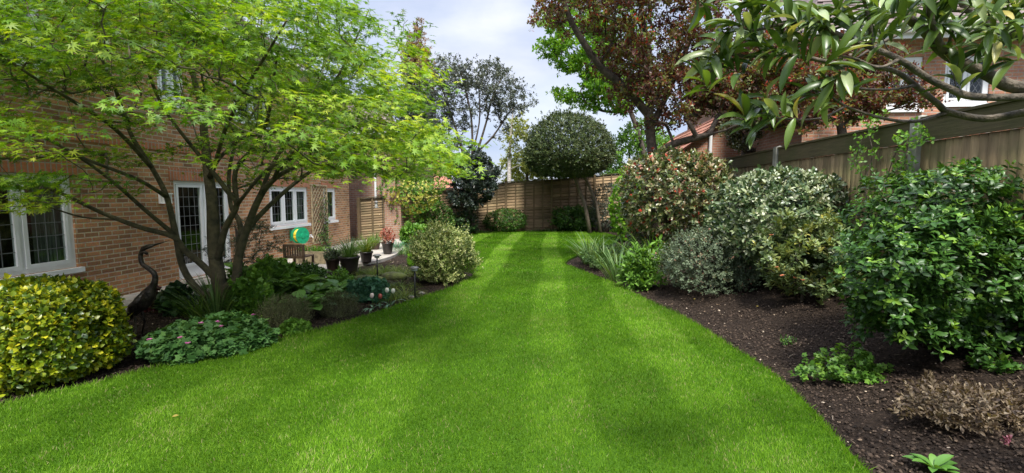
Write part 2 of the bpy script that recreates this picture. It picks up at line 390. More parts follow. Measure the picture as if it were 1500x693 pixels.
M['concrete'] = plain('concrete_post', (.30, .29, .25), .9, var=.2, scale=6, bump=.3, bscale=60, col2=(.17, .17, .13))
M['bark_maple'] = plain('maple_bark', (.095, .078, .042), .9, var=.5, scale=9, bump=.9, bscale=35, col2=(.035, .032, .02))
M['bark_dark'] = plain('dark_bark', (.085, .065, .05), .9, var=.4, scale=12, bump=.6)
M['bark_mag'] = plain('magnolia_bark', (.13, .105, .075), .85, var=.35, scale=14, bump=.8, bscale=50, col2=(.05, .042, .03))
M['bark_pale'] = plain('pale_bark', (.34, .29, .22), .9, var=.3, scale=10, bump=.4, col2=(.16, .13, .1))
M['bark_birch'] = plain('birch_bark', (.62, .58, .52), .7, var=.2, scale=6, col2=(.25, .22, .2), stretch=(1, 1, 4))
M['soil'] = None

# ================================================================== GROUND PLAN
LAWN_PX = [(828,385),(850,395),(900,415),(950,440),(1000,463),(1060,500),(1130,545),(1200,610),(1275,693)]
far_px = [(690,340.6),(720,339.5),(760,338.8),(800,338.8),(840,339.5),(880,341.5),(905,347),(902,355),(880,362),(850,372)]
left_px = [(0,592),(60,578),(150,558),(215,541),(280,527),(340,513),(400,499),(455,486),(500,474),(550,458),(600,441),(650,425),(682,412),(692,404),(686,396)]
def g2(u, v): p = gp(u, v); return (p[0], p[1])
right = [g2(*p) for p in LAWN_PX]; right = right+[(2.05, 2.2), (2.2, 1.0), (2.3, -3.0)]
left = [(-5.2, -3.0), (-5.0, 1.0), (-4.75, 3.0)]+[g2(*p) for p in left_px]
back = [(-2.9, 10.9), (-3.45, 11.1), (-3.85, 12.3), (-4.2, 13.6), (-4.35, 15.0), (-4.15, 16.8), (-3.85, 18.4)]
farp = [g2(*p) for p in far_px]
LAWN = np.array(right[::-1][::1]) if False else np.array(left+back+farp+right)
def refine(poly, n=3):
    Q = np.array(poly); out = []
    for i in range(len(Q)):
        a, b, c, d = Q[i-1], Q[i], Q[(i+1) % len(Q)], Q[(i+2) % len(Q)]
        for k in range(n):
            t = k/n; out.append(.5*((2*b)+(-a+c)*t+(2*a-5*b+4*c-d)*t*t+(-a+3*b-3*c+d)*t**3))
    return np.array(out)
LAWN = refine(LAWN, 4)
def inpoly(P, Q):
    x, y = P[:, 0], P[:, 1]; r = np.zeros(len(P), bool); j = len(Q)-1
    for i in range(len(Q)):
        xi, yi = Q[i]; xj, yj = Q[j]
        c = ((yi > y) != (yj > y)) & (x < (xj-xi)*(y-yi)/((yj-yi) if yj != yi else 1e-9)+xi); r ^= c; j = i
    return r
def dpoly(P, Q):
    best = np.full(len(P), 1e9); B = np.roll(Q, -1, 0)
    for a, b in zip(Q, B):
        ab = b-a; t = np.clip(((P-a)@ab)/max(ab@ab, 1e-9), 0, 1); best = np.minimum(best, np.linalg.norm(P-a-t[:, None]*ab, axis=1))
    return best
def hgt_arr(P):
    d = dpoly(P, LAWN); ins = inpoly(P, LAWN)
    w = np.clip(smooth((P[:, 0]+1.2)/2.5)+smooth((P[:, 1]-18.5)/2.5)*smooth((P[:, 0]+6.0)/2.5), 0, 1)
    h = -.045+w*.43*smooth(d/2.6)
    h[ins] = 0
    return h
def hgt(x, y): return float(hgt_arr(np.array([[x, y]]))[0])
def ground_hit(u, v):
    z = 0.
    for _ in range(12):
        p = gp(u, v, z); z = .5*z+.5*hgt(p[0], p[1])
    return gp(u, v, z)

def soilmat():
    m, nt, N, L = newmat('dark_soil')
    tc = N.new('ShaderNodeTexCoord')
    n1 = N.new('ShaderNodeTexNoise'); n1.inputs['Scale'].default_value = 28; n1.inputs['Detail'].default_value = 8; n1.inputs['Roughness'].default_value = .75; L.new(tc.outputs['Object'], n1.inputs['Vector'])
    cr = ramp(N, [(.3, (.013, .009, .006)), (.55, (.036, .025, .018)), (.75, (.075, .053, .038))]); L.new(n1.outputs['Fac'], cr.inputs[0])
    v = N.new('ShaderNodeTexVoronoi'); v.inputs['Scale'].default_value = 38; L.new(tc.outputs['Object'], v.inputs['Vector'])
    ad = N.new('ShaderNodeMath'); ad.operation = 'MULTIPLY_ADD'; ad.inputs[1].default_value = .7; L.new(v.outputs['Distance'], ad.inputs[0]); L.new(n1.outputs['Fac'], ad.inputs[2])
    p = N.new('ShaderNodeBsdfPrincipled'); p.inputs['Roughness'].default_value = .95; p.inputs['Specular IOR Level'].default_value = .15; L.new(cr.outputs[0], p.inputs['Base Color'])
    b = N.new('ShaderNodeBump'); b.inputs['Strength'].default_value = 1; b.inputs['Distance'].default_value = .035; L.new(ad.outputs[0], b.inputs['Height']); L.new(b.outputs[0], p.inputs['Normal'])
    o = N.new('ShaderNodeOutputMaterial'); L.new(p.outputs[0], o.inputs[0]); return m
M['soil'] = soilmat()
# soil beds: one fine grid over the plot
xs = np.arange(-7.25, 4.45, .05); ys = np.arange(-3, 25.0, .05)
X, Y = np.meshgrid(xs, ys); P2 = np.stack([X.ravel(), Y.ravel()], 1)
H = hgt_arr(P2); ins = inpoly(P2, LAWN); dd = dpoly(P2, LAWN)
P3 = np.column_stack([P2, H]); rr = np.random.default_rng(5)
lum = snoise(P3*np.array([1, 1, 0]), 9, 1)*.010+snoise(P3*np.array([1, 1, 0]), 30, 2)*.010+rr.normal(0, .006, len(H))
H2 = np.where(ins & (dd > .01), -.09, H+lum*np.clip(dd*4, .25, 1))
H2 = np.where(ins & (dd <= .06), -.06, H2)
P3[:, 2] = H2
nx, ny = len(xs), len(ys); I = np.arange(nx*ny).reshape(ny, nx)
q = np.stack([I[:-1, :-1], I[:-1, 1:], I[1:, 1:], I[1:, :-1]], -1).reshape(-1, 4)
tag(npmesh('flower_bed_soil', P3, q.ravel(), np.arange(len(q))*4, M['soil'], smooth_=True), kind='structure')
# wide ground beyond the plot
M['far_grass'] = plain('rough_ground', (.06, .08, .03), .95, var=.4, scale=.4)
g = MB(); g.add([(-300, -200, -.16), (300, -200, -.16), (300, 500, -.16), (-300, 500, -.16)], [(0, 1, 2, 3)])
tag(g.build('ground', M['far_grass']), kind='structure')
# lawn sheet with a cut edge
def lawnmat():
    m, nt, N, L = newmat('lawn_turf')
    tc = N.new('ShaderNodeTexCoord'); n1 = N.new('ShaderNodeTexNoise'); n1.inputs['Scale'].default_value = 60; n1.inputs['Detail'].default_value = 6; L.new(tc.outputs['Object'], n1.inputs['Vector'])
    cr = ramp(N, [(.3, (.022, .06, .004)), (.7, (.06, .13, .008))]); L.new(n1.outputs['Fac'], cr.inputs[0])
    p = N.new('ShaderNodeBsdfPrincipled'); p.inputs['Roughness'].default_value = .9; p.inputs['Specular IOR Level'].default_value = .1; L.new(cr.outputs[0], p.inputs['Base Color'])
    o = N.new('ShaderNodeOutputMaterial'); L.new(p.outputs[0], o.inputs[0]); return m
M['lawn'] = lawnmat()
import bmesh
bm = bmesh.new(); vt = [bm.verts.new((x, y, 0)) for x, y in LAWN]; vb = [bm.verts.new((x, y, -.08)) for x, y in LAWN]
f = bm.faces.new(vt)
if f.normal.z < 0 or True: f.normal_update()
for i in range(len(vt)): j = (i+1) % len(vt); bm.faces.new((vt[i], vt[j], vb[j], vb[i]))
bmesh.ops.triangulate(bm, faces=[f]); bmesh.ops.recalc_face_normals(bm, faces=bm.faces)
me = bpy.data.meshes.new('lawn'); bm.to_mesh(me); bm.free(); me.materials.append(M['lawn'])
lo = bpy.data.objects.new('lawn', me); C.objects.link(lo); tag(lo, kind='structure')

# grass blades; mown in stripes that run along the lawn, each pass laying the blades the other way
rng = np.random.default_rng(11)
zones = [(-4.9, 2.4, 1.6, 4.2, 13000, 1.0), (-4.9, 2.2, 4.2, 6.5, 8500, 1.25), (-4.5, 2.2, 6.5, 10, 4600, 1.7), (-4.5, 2.2, 10, 15, 2400, 2.5), (-5.0, 3.5, 15, 22, 1300, 3.4)]
PP = []; WW = []
for (x0, x1, y0, y1, den, w) in zones:
    n = int((x1-x0)*(y1-y0)*den*GRASS); p = np.column_stack([rng.uniform(x0, x1, n), rng.uniform(y0, y1, n)])
    # skip what lies well outside the wide view
    k = (np.abs(p[:, 0]) < p[:, 1]*1.35+.6); p = p[k]; p = p[inpoly(p, LAWN)]; PP.append(p); WW.append(np.full(len(p), w))
PP = np.concatenate(PP); WW = np.concatenate(WW)
e = dpoly(PP, LAWN)
# stripes: passes with painted-in lightness, about 0.55 m wide
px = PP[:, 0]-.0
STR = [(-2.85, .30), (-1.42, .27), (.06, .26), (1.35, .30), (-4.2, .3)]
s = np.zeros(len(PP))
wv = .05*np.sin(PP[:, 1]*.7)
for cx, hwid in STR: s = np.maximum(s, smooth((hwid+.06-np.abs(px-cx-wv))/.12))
P3 = np.column_stack([PP, np.zeros(len(PP))])
patch = snoise(P3, 2.2, 4); patch2 = snoise(P3, 7, 5)
lean = np.where(s > .5, 1, -1)*1.0
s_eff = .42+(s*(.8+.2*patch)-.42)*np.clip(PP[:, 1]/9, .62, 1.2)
d = np.column_stack([rng.normal(0, .35, len(PP)), (s_eff-.45)*.62+rng.normal(0, .38, len(PP)), rng.uniform(.6, 1.1, len(PP))])
hgt_b = .024*rng.uniform(.55, 1.3, len(PP))*(1+.12*patch)
long_ = rng.random(len(PP)) < .012; hgt_b[long_] *= 1.6
edge = e < .06; hgt_b[edge] *= rng.uniform(1.1, 2.2, edge.sum())
n_ = rng.normal(0, 1, (len(PP), 3))
rnd = np.clip(.50+.06*patch+.07*patch2+.07*snoise(P3, 19, 6)+.08*snoise(P3, 45, 7)+.21*(s_eff-.4)+rng.normal(0, .16, len(PP)), 0, .999)  # stripe term also paints the brighter light on leaning blades into their colour
dry = rng.random(len(PP)) < .018+.03*np.clip(-patch2-.4, 0, 1)*3
rnd[dry] = .999
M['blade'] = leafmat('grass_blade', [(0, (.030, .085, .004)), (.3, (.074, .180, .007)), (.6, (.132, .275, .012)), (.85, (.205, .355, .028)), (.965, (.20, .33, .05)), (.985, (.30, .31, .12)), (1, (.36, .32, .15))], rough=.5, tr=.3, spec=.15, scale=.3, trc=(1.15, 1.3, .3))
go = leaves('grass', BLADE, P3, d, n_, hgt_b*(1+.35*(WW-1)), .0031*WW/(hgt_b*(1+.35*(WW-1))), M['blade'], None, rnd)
tag(go, 'short mown grass of the striped lawn', 'grass', kind='stuff')

# bits lying on the soil
def scatter_bits(name, label, cat, n, smin, smax, stops, seed, flat=.5, region=None):
    r = np.random.default_rng(seed); p = np.column_stack([r.uniform(-7, 4.2, n*3), 2+r.random(n*3)**1.6*20]); k = (~inpoly(p, LAWN)) & (dpoly(p, LAWN) > .03)
    k &= ~((p[:, 0] < -4.3) & (p[:, 1] > 10.2)) & ~((p[:, 0] < -5.2) & (p[:, 1] > 6.5))
    p = p[k][:n]; z = hgt_arr(p)+.012
    V = np.array([(0,0,1),(1,0,0),(.3,.9,.1),(-.8,.6,0),(-.9,-.5,.1),(.2,-1,0)], float)*np.array([.5, .5, flat*.5]); Fc = [(0,1,2),(0,2,3),(0,3,4),(0,4,5),(0,5,1)]
    tm = T(V, Fc); K = len(p)
    d = np.column_stack([r.normal(size=K), r.normal(size=K), r.normal(0, .25, K)]); nn = np.tile([0, 0, 1.], (K, 1))+r.normal(0, .3, (K, 3))
    m = leafmat(name+'_mat', stops, rough=.9, tr=0, spec=.2)
    o = leaves(name, tm, np.column_stack([p, z]), d, nn, r.uniform(smin, smax, K)*(1+.5*(r.random(K) < .1)), r.uniform(.6, 1.3, K), m, None, None, seed=seed)
    return tag(o, label, cat, kind='stuff')
scatter_bits('soil_clods', 'dark crumbly clods over the flower beds', 'soil clods', 85000, .005, .026, [(0, (.011, .008, .006)), (.6, (.035, .024, .017)), (1, (.085, .06, .043))], 21, .9)
scatter_bits('bark_chips', 'small pale chips and dead leaves scattered on the dark soil', 'leaf litter', 3200, .01, .026, [(0, (.12, .08, .05)), (.7, (.25, .18, .12)), (1, (.5, .42, .32))], 22, .25)

r = np.random.default_rng(31); p = np.column_stack([r.uniform(-7, 4.2, 2600), 2+r.random(2600)**1.6*18]); p = p[(~inpoly(p, LAWN)) & (dpoly(p, LAWN) > .05) & ~((p[:, 0] < -4.3) & (p[:, 1] > 10.2)) & ~((p[:, 0] < -5.2) & (p[:, 1] > 6.5))]
K = len(p); tg_ = leaves('twig_litter', BLADE, np.column_stack([p, hgt_arr(p)+.022]), np.column_stack([r.normal(size=K), r.normal(size=K), r.normal(0, .12, K)]), np.tile([0, 0, 1.], (K, 1)), r.uniform(.03, .11, K), .07, leafmat('twig_litter', [(0, (.07, .05, .03)), (.7, (.16, .12, .075)), (1, (.35, .28, .19))], tr=0), None, None, seed=5)
tag(tg_, 'thin dry twigs and stalks scattered over the soil', 'twig litter', kind='stuff')
# patio and curved path
def slabmat():
    return brickmat('stone_slab', (0, 1), (.42, .38, .33), (.35, .32, .28), (.2, .18, .15), bw=.6, bh=.45, mo=.012, offset=.5, dirt=.25, bump=.3, rough=.8)
M['slab'] = slabmat()
pat = [(-7.1, 5.3), (-6.3, 5.6), (-6.0, 7.5), (-5.75, 9.3), (-5.2, 9.9), (-4.75, 10.7), (-4.42, 11.6), (-4.35, 12.7), (-4.55, 13.9), (-4.8, 15.2), (-5.2, 16.6), (-6.0, 17.5), (-7.1, 17.0)]
Q = refine(pat, 3); bm = bmesh.new(); a = [bm.verts.new((x, y, .028)) for x, y in Q]; b = [bm.verts.new((x, y, -.06)) for x, y in Q]
f = bm.faces.new(a)
for i in range(len(a)): j = (i+1) % len(a); bm.faces.new((a[i], b[i], b[j], a[j]))
bmesh.ops.triangulate(bm, faces=[f]); bmesh.ops.recalc_face_normals(bm, faces=bm.faces)
me = bpy.data.meshes.new('patio'); bm.to_mesh(me); bm.free(); me.materials.append(M['slab'])
po = bpy.data.objects.new('patio', me); C.objects.link(po); tag(po, kind='structure')

# ================================================================== HOUSE ON THE LEFT  (facade x = -7.1, garden side +x)
def facade(mb, x, y0, y1, z0, z1, holes, rev=.1, sgn=1, axis='x'):
    """wall sheet with reveals; axis x: plane x=const spanning y,z. holes: (a0,a1,z0,z1)"""
    A = sorted({y0, y1, *[h[0] for h in holes], *[h[1] for h in holes]}); Z = sorted({z0, z1, *[h[2] for h in holes], *[h[3] for h in holes]})
    def pt(a, z, dpt=0): return (x-sgn*dpt, a, z) if axis == 'x' else (a, x-sgn*dpt, z)
    for i in range(len(A)-1):
        for j in range(len(Z)-1):
            ca, cz = (A[i]+A[i+1])/2, (Z[j]+Z[j+1])/2
            if any(h[0] < ca < h[1] and h[2] < cz < h[3] for h in holes): continue
            mb.add([pt(A[i], Z[j]), pt(A[i+1], Z[j]), pt(A[i+1], Z[j+1]), pt(A[i], Z[j+1])], [(0, 1, 2, 3)])
    for (a0, a1, b0, b1) in holes:
        mb.add([pt(a0, b0), pt(a1, b0), pt(a1, b1), pt(a0, b1), pt(a0, b0, rev), pt(a1, b0, rev), pt(a1, b1, rev), pt(a0, b1, rev)],
               [(0, 1, 5, 4), (1, 2, 6, 5), (2, 3, 7, 6), (3, 0, 4, 7)])
def window(house, x, a0, a1, z0, z1, lights, sgn=1, axis='x', name='window', diamond=False, sill=True, grid=True, curtain=True, fw=.07, label=None, rows=None, solid=0, room=True):
    """casement: white frame with `lights` panes, leaded glass, sill, dark room behind"""
    d = .05   # set back from the brick face
    def B(mb, p0, p1, q0, q1, r0, r1):  # along, up, depth (positive = towards the garden)
        xa, xb = sorted((x+sgn*r0, x+sgn*r1))
        mb.box((xa, p0, q0), (xb, p1, q1)) if axis == 'x' else mb.box((p0, xa, q0), (p1, xb, q1))
    f = MB(); g = 0.002
    B(f, a0+g, a1-g, z0+g, z0+fw, -.09, -.03); B(f, a0+g, a1-g, z1-fw, z1-g, -.09, -.03)
    B(f, a0+g, a0+fw, z0+fw, z1-fw, -.09, -.03); B(f, a1-fw, a1-g, z0+fw, z1-fw, -.09, -.03)
    W = (a1-a0-2*fw); pw = W/lights
    cas = .055
    panes = []
    for i in range(lights):
        p0 = a0+fw+i*pw; p1 = p0+pw
        if i: B(f, p0-.022, p0+.022, z0+fw, z1-fw, -.085, -.033)
        q0, q1 = p0+(.022 if i else 0), p1-(.022 if i < lights-1 else 0)
        b0 = z0+fw+solid; b1 = z1-fw
        if solid: B(f, q0, q1, z0+fw, b0, -.08, -.035)
        B(f, q0+.004, q1-.004, b0, b0+cas, -.075, -.018); B(f, q0+.004, q1-.004, b1-cas, b1-.004, -.075, -.018)
        B(f, q0+.004, q0+cas, b0+cas, b1-cas, -.075, -.018); B(f, q1-cas, q1-.004, b0+cas, b1-cas, -.075, -.018)
        panes.append((q0+cas, q1-cas, b0+cas, b1-cas))
    fo = f.build(name, M['upvc'], house)
    if label: fo['label'] = label
    for (p0, p1, q0, q1) in panes:
        gl = MB(); ld = MB()
        B(gl, p0-.005, p1+.005, q0-.005, q1+.005, -.052, -.046)
        if diamond:
            st = .13; wd = p1-p0; ht = q1-q0
            k = -ht
            while k < wd*1.6:
                for sg in (1, -1):
                    pts = []
                    for t in np.linspace(0, 1, 60):
                        zz = q0+t*ht; aa = (p0+k+t*ht*.62) if sg > 0 else (p1-k-t*ht*.62)
                        if p0 <= aa <= p1: pts.append((aa, zz))
                    if len(pts) > 1:
                        (s0, t0), (s1, t1) = pts[0], pts[-1]; off = sgn*-.043
                        P = (x+off, s0, t0) if axis == 'x' else (s0, x+off, t0); Qq = (x+off, s1, t1) if axis == 'x' else (s1, x+off, t1)
                        ld.bar(P, Qq, .008, .006, (1, 0, 0) if axis == 'x' else (0, 1, 0))
                k += st
        elif grid:
            n = max(2, int(round((p1-p0)/.14))); r = rows or max(3, int(round((q1-q0)/.2)))
            for i in range(1, n): c = p0+(p1-p0)*i/n; B(ld, c-.0045, c+.0045, q0, q1, -.045, -.041)
            for i in range(1, r): c = q0+(q1-q0)*i/r; B(ld, p0, p1, c-.0045, c+.0045, -.0445, -.0405)
        gl.build('pane', M['glass'], fo)
        if ld.v: ld.build('leading', M['lead'], fo)
    if sill:
        s_ = MB(); B(s_, a0-.05, a1+.05, z0-.045, z0-.002, -.09, .055); B(s_, a0-.05, a1+.05, z0-.075, z0-.045, .025, .055); s_.build('sill', M['upvc'], fo)
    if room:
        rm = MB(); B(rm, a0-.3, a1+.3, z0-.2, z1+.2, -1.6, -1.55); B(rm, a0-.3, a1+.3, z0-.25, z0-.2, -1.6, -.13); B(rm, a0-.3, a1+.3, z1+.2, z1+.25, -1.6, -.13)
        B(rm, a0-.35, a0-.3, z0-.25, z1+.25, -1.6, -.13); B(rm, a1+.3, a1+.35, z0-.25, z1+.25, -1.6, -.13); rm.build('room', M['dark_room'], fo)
    if curtain:
        cw = min(.42, W*.24)
        for (s0, s1) in ((a0+.03, a0+cw), (a1-cw, a1-.03)):
            c = MB(); n = 26; V = []
            for i in range(n+1):
                a = s0+(s1-s0)*i/n; dp = -.2+.025*math.sin(i*1.5)
                for zz in (z0-.05, z1-.02):
                    V.append((x+sgn*dp, a, zz) if axis == 'x' else (a, x+sgn*dp, zz))
            c.add(V, [(2*i, 2*i+1, 2*i+3, 2*i+2) for i in range(n)])
            co = c.build('curtain', M['curtain'], fo); co.modifiers.new('thick', 'SOLIDIFY').thickness = .006
    return fo

house = thing('brick_house', 'two-storey brown brick house with white leaded windows along the left of the garden', 'house', (WX, 8, 0))
YE = hw(513, 340)[1]; EAVE = 4.95
def span(u0, u1): return hw(u0, 300)[1], hw(u1, 300)[1]
w1 = (3.75, hw(109, 320)[1], .62, 2.0)
dr = (hw(258, 330)[1], hw(338, 330)[1], .06, 1.98)
w3 = (hw(395, 300)[1], hw(451, 300)[1], .88, 1.93)
w4 = (hw(474, 300)[1], hw(492, 300)[1], .88, 1.93)
u1 = (3.6, hw(66, 100)[1], 3.5, 4.6); u2 = (hw(229, 100)[1], hw(268, 100)[1], 3.42, 4.5); u3 = (hw(343, 150)[1], hw(392, 150)[1], 3.42, 4.5); u4 = (hw(455, 150)[1], hw(478, 150)[1], 3.42, 4.4)
wall = MB(); facade(wall, WX, -4, YE, -.1, EAVE, [w1, dr, w3, w4, u1, u2, u3, u4])
wo = wall.build('wall', M['brick'], house)
g = MB(); g.add([(WX, YE, -.1), (WX-9, YE, -.1), (WX-9, YE, EAVE), (WX-4.5, YE, EAVE+3.2), (WX, YE, EAVE)], [(0, 1, 2, 3, 4)])
g.add([(WX, -4, -.1), (WX-9, -4, -.1), (WX-9, -4, EAVE), (WX-4.5, -4, EAVE+3.2), (WX, -4, EAVE)], [(4, 3, 2, 1, 0)])
g.add([(WX-9, -4, -.1), (WX-9, YE, -.1), (WX-9, YE, EAVE), (WX-9, -4, EAVE)], [(0, 1, 2, 3)])
g.build('gable_wall', M['brick_x'], house)
def roofslab(parent, p00, p10, p01, p11, mat, courses=24, name='roof', t=.025):
    """courses of tiles between the eaves edge p00-p10 and the ridge edge p01-p11"""
    p00, p10, p01, p11 = map(lambda a: np.array(a, float), (p00, p10, p01, p11)); mb = MB(); nn = nrm(np.cross(p10-p00, p01-p00))
    if nn[2] < 0: nn = -nn
    L = np.linalg.norm(p10-p00); nt_ = max(2, int(L/.3))
    for c in range(courses):
        a, b = c/courses, (c+1.25)/courses; b = min(b, 1)
        for k in range(nt_):
            s0 = (k+.0+(.5 if c % 2 else 0))/nt_; s1 = s0+.985/nt_; s1 = min(s1, 1.0)
            if s0 >= 1: continue
            lo = [p00+(p10-p00)*s+(p01-p00)*a*(1-s)+(p11-p10)*a*s for s in (s0, s1)]; hi = [p00+(p10-p00)*s+(p01-p00)*b*(1-s)+(p11-p10)*b*s for s in (s0, s1)]
            j = random.uniform(0, .006)
            V = [lo[0]+nn*(t+.02+j), lo[1]+nn*(t+.02+j), hi[1]+nn*.02, hi[0]+nn*.02, lo[0]+nn*(.018), lo[1]+nn*(.018)]
            mb.add(V, [(0, 1, 2, 3), (4, 5, 1, 0)])
    mb.add([p00, p10, p11, p01], [(0, 1, 2, 3)])
    return mb.build(name, mat, parent)
roofslab(house, (WX+.35, -4.3, EAVE+.05), (WX+.35, YE+.3, EAVE+.05), (WX-4.5, -4.3, EAVE+3.4), (WX-4.5, YE+.3, EAVE+3.4), M['tile'], 20)
f = MB(); f.box((WX+.002, -4.3, EAVE-.02), (WX+.36, YE+.3, EAVE+.02)); f.box((WX+.34, -4.3, EAVE+.02), (WX+.37, YE+.3, EAVE+.17)); f.build('fascia', M['upvc'], house)
gt = MB(); gt.tube([(WX+.43, -4.3, EAVE+.11), (WX+.43, YE+.3, EAVE+.11)], .06, 10); gt.build('gutter', M['upvc'], house)
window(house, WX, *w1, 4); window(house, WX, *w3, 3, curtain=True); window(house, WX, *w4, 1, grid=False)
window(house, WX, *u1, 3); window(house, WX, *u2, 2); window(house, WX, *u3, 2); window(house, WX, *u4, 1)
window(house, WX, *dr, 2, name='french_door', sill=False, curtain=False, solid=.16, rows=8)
ln = MB()
for (a, b, z) in ((w1[0], w1[1], w1[3]), (dr[0], dr[1], dr[3]), (w3[0], w3[1], w3[3])): ln.box((WX-.02, a-.12, z+.002), (WX+.014, b+.12, z+.235))
for i, (a, b, z) in enumerate(((w1[0], w1[1], w1[3]), (dr[0], dr[1], dr[3]), (w3[0], w3[1], w3[3]), (w4[0], w4[1], w4[3]))):
    l_ = MB(); l_.box((WX-.02, a-.1, z+.002), (WX+.014, b+.1, z+.225)); l_.build('lintel', M['lintel'], house)
st = MB(); st.box((WX+.002, dr[0]-.05, -.05), (WX+.16, dr[1]+.05, .055)); st.build('doorstep', M['slab'], house)
# projecting soldier band between the floors
bd = MB(); bd.box((WX-.02, -4, 2.52), (WX+.016, YE, 2.66)); bd.build('brick_band', M['lintel'], house)
# wall lantern
hp = hw(236, 291)
lt = thing('wall_lantern', 'small square white lantern fixed to the brick wall left of the french door', 'lantern', hp)
mb = MB(); mb.box((hp[0]+.002, hp[1]-.06, hp[2]-.09), (hp[0]+.03, hp[1]+.06, hp[2]+.09)); mb.build('back_plate', M['upvc'], lt)
mb = MB()
for a in (-1, 1):
    for b in (-1, 1): mb.box((hp[0]+.1+a*.055-.006, hp[1]+b*.055-.006, hp[2]-.08), (hp[0]+.1+a*.055+.006, hp[1]+b*.055+.006, hp[2]+.08))
mb.box((hp[0]+.03, hp[1]-.065, hp[2]-.09), (hp[0]+.165, hp[1]+.065, hp[2]-.08)); mb.box((hp[0]+.03, hp[1]-.075, hp[2]+.08), (hp[0]+.175, hp[1]+.075, hp[2]+.1))
mb.build('cage', M['upvc'], lt)
M['frost'] = plain('frosted_glass', (.6, .62, .6), .3); mb = MB(); mb.box((hp[0]+.05, hp[1]-.045, hp[2]-.078), (hp[0]+.15, hp[1]+.045, hp[2]+.078)); mb.build('shade', M['frost'], lt)

# recessed wing behind the side fence
wing = thing('brick_extension', 'red-brown brick extension behind the fence past the house corner, with a white downpipe', 'extension', (-8.2, 20, 0))
mb = MB(); ywg = YE+1.6
mb.add([(-12, ywg, -.1), (-5.75, ywg, -.1), (-5.75, ywg, 4.1), (-12, ywg, 4.1)], [(0, 1, 2, 3)])
mb.add([(-5.75, ywg, -.1), (-5.75, ywg+5, -.1), (-5.75, ywg+5, 4.1), (-5.75, ywg, 4.1)], [(0, 1, 2, 3)])
mb.build('wall', M['brick_x'], wing)
roofslab(wing, (-12, ywg-.3, 4.1), (-5.5, ywg-.3, 4.1), (-12, ywg+2.6, 5.9), (-7.6, ywg+2.6, 5.9), M['tile'], 10)
mb = MB(); xp = at(549, 250, ywg-.08)[0]; mb.tube([(xp, ywg-.06, .2), (xp, ywg-.06, 4.0)], .045, 10); mb.build('downpipe', M['upvc'], wing)
mb = MB(); mb.box((-12, ywg-.3, 4.0), (-5.5, ywg-.002, 4.12)); mb.build('fascia', M['upvc'], wing)

# ================================================================== FENCES
FX = 4.3; FH = 2.58
def slab_add(mb, c, ax, ay, az): mb.obox(c, ax, ay, az)
fen = thing('board_fence', 'tall green-stained closeboard fence with grey concrete posts down the right side', 'fence', (FX, 10, .3))
posty = [2.48-3.37, 2.48, 5.85, 9.22, 12.6, 15.97, 19.3, 23.1]
for i, y in enumerate(posty):
    p = MB(); zg = hgt(FX-.1, min(max(y, 0), 24)); p.box((FX-.085, y-.06, zg-.3), (FX+.055, y+.06, FH+.02)); p.add([(FX-.055, y-.06, FH+.02), (FX+.055, y-.06, FH+.02), (FX+.055, y+.06, FH+.02), (FX-.055, y+.06, FH+.02), (FX, y, FH+.05)], [(0, 1, 4), (1, 2, 4), (2, 3, 4), (3, 0, 4)])
    p.build('post', M['concrete'], fen)
rn = np.random.default_rng(3)
for i in range(len(posty)-1):
    y0, y1 = posty[i]+.062, posty[i+1]-.062; V = []; Fs = []; at_ = []
    y = y0; k = 0
    while y < y1-.02:
        w = min(.115, y1-y); z0 = .36; z1 = FH-.27; o_ = rn.uniform(-.004, .004); t = rn.random()
        n0 = len(V)
        for zz in (z0, z1): V += [(FX-.012+o_, y, zz), (FX-.030+o_, y+w, zz), (FX-.006, y+w, zz), (FX+.002, y, zz)]
        Fs += [tuple(n0+q for q in f) for f in ((0,3,2,1),(4,5,6,7),(0,1,5,4),(1,2,6,5),(2,3,7,6),(3,0,4,7))]; at_ += [t]*8
        y += .1; k += 1
    lp = np.array(Fs).ravel(); npmesh('panel', np.array(V), lp, np.arange(len(Fs))*4, M['fence_v'], fen, at_, world=True)
    r_ = MB(); r_.box((FX-.045, y0, FH-.265), (FX-.002, y1, FH-.02)); r_.box((FX-.065, y0, FH-.018), (FX+.03, y1, FH+.01)); r_.build('rail', M['fence_rail'], fen)
    r_ = MB(); r_.box((FX-.03, y0, .0), (FX+.02, y1, .355)); r_.build('gravel_board', M['concrete'], fen)
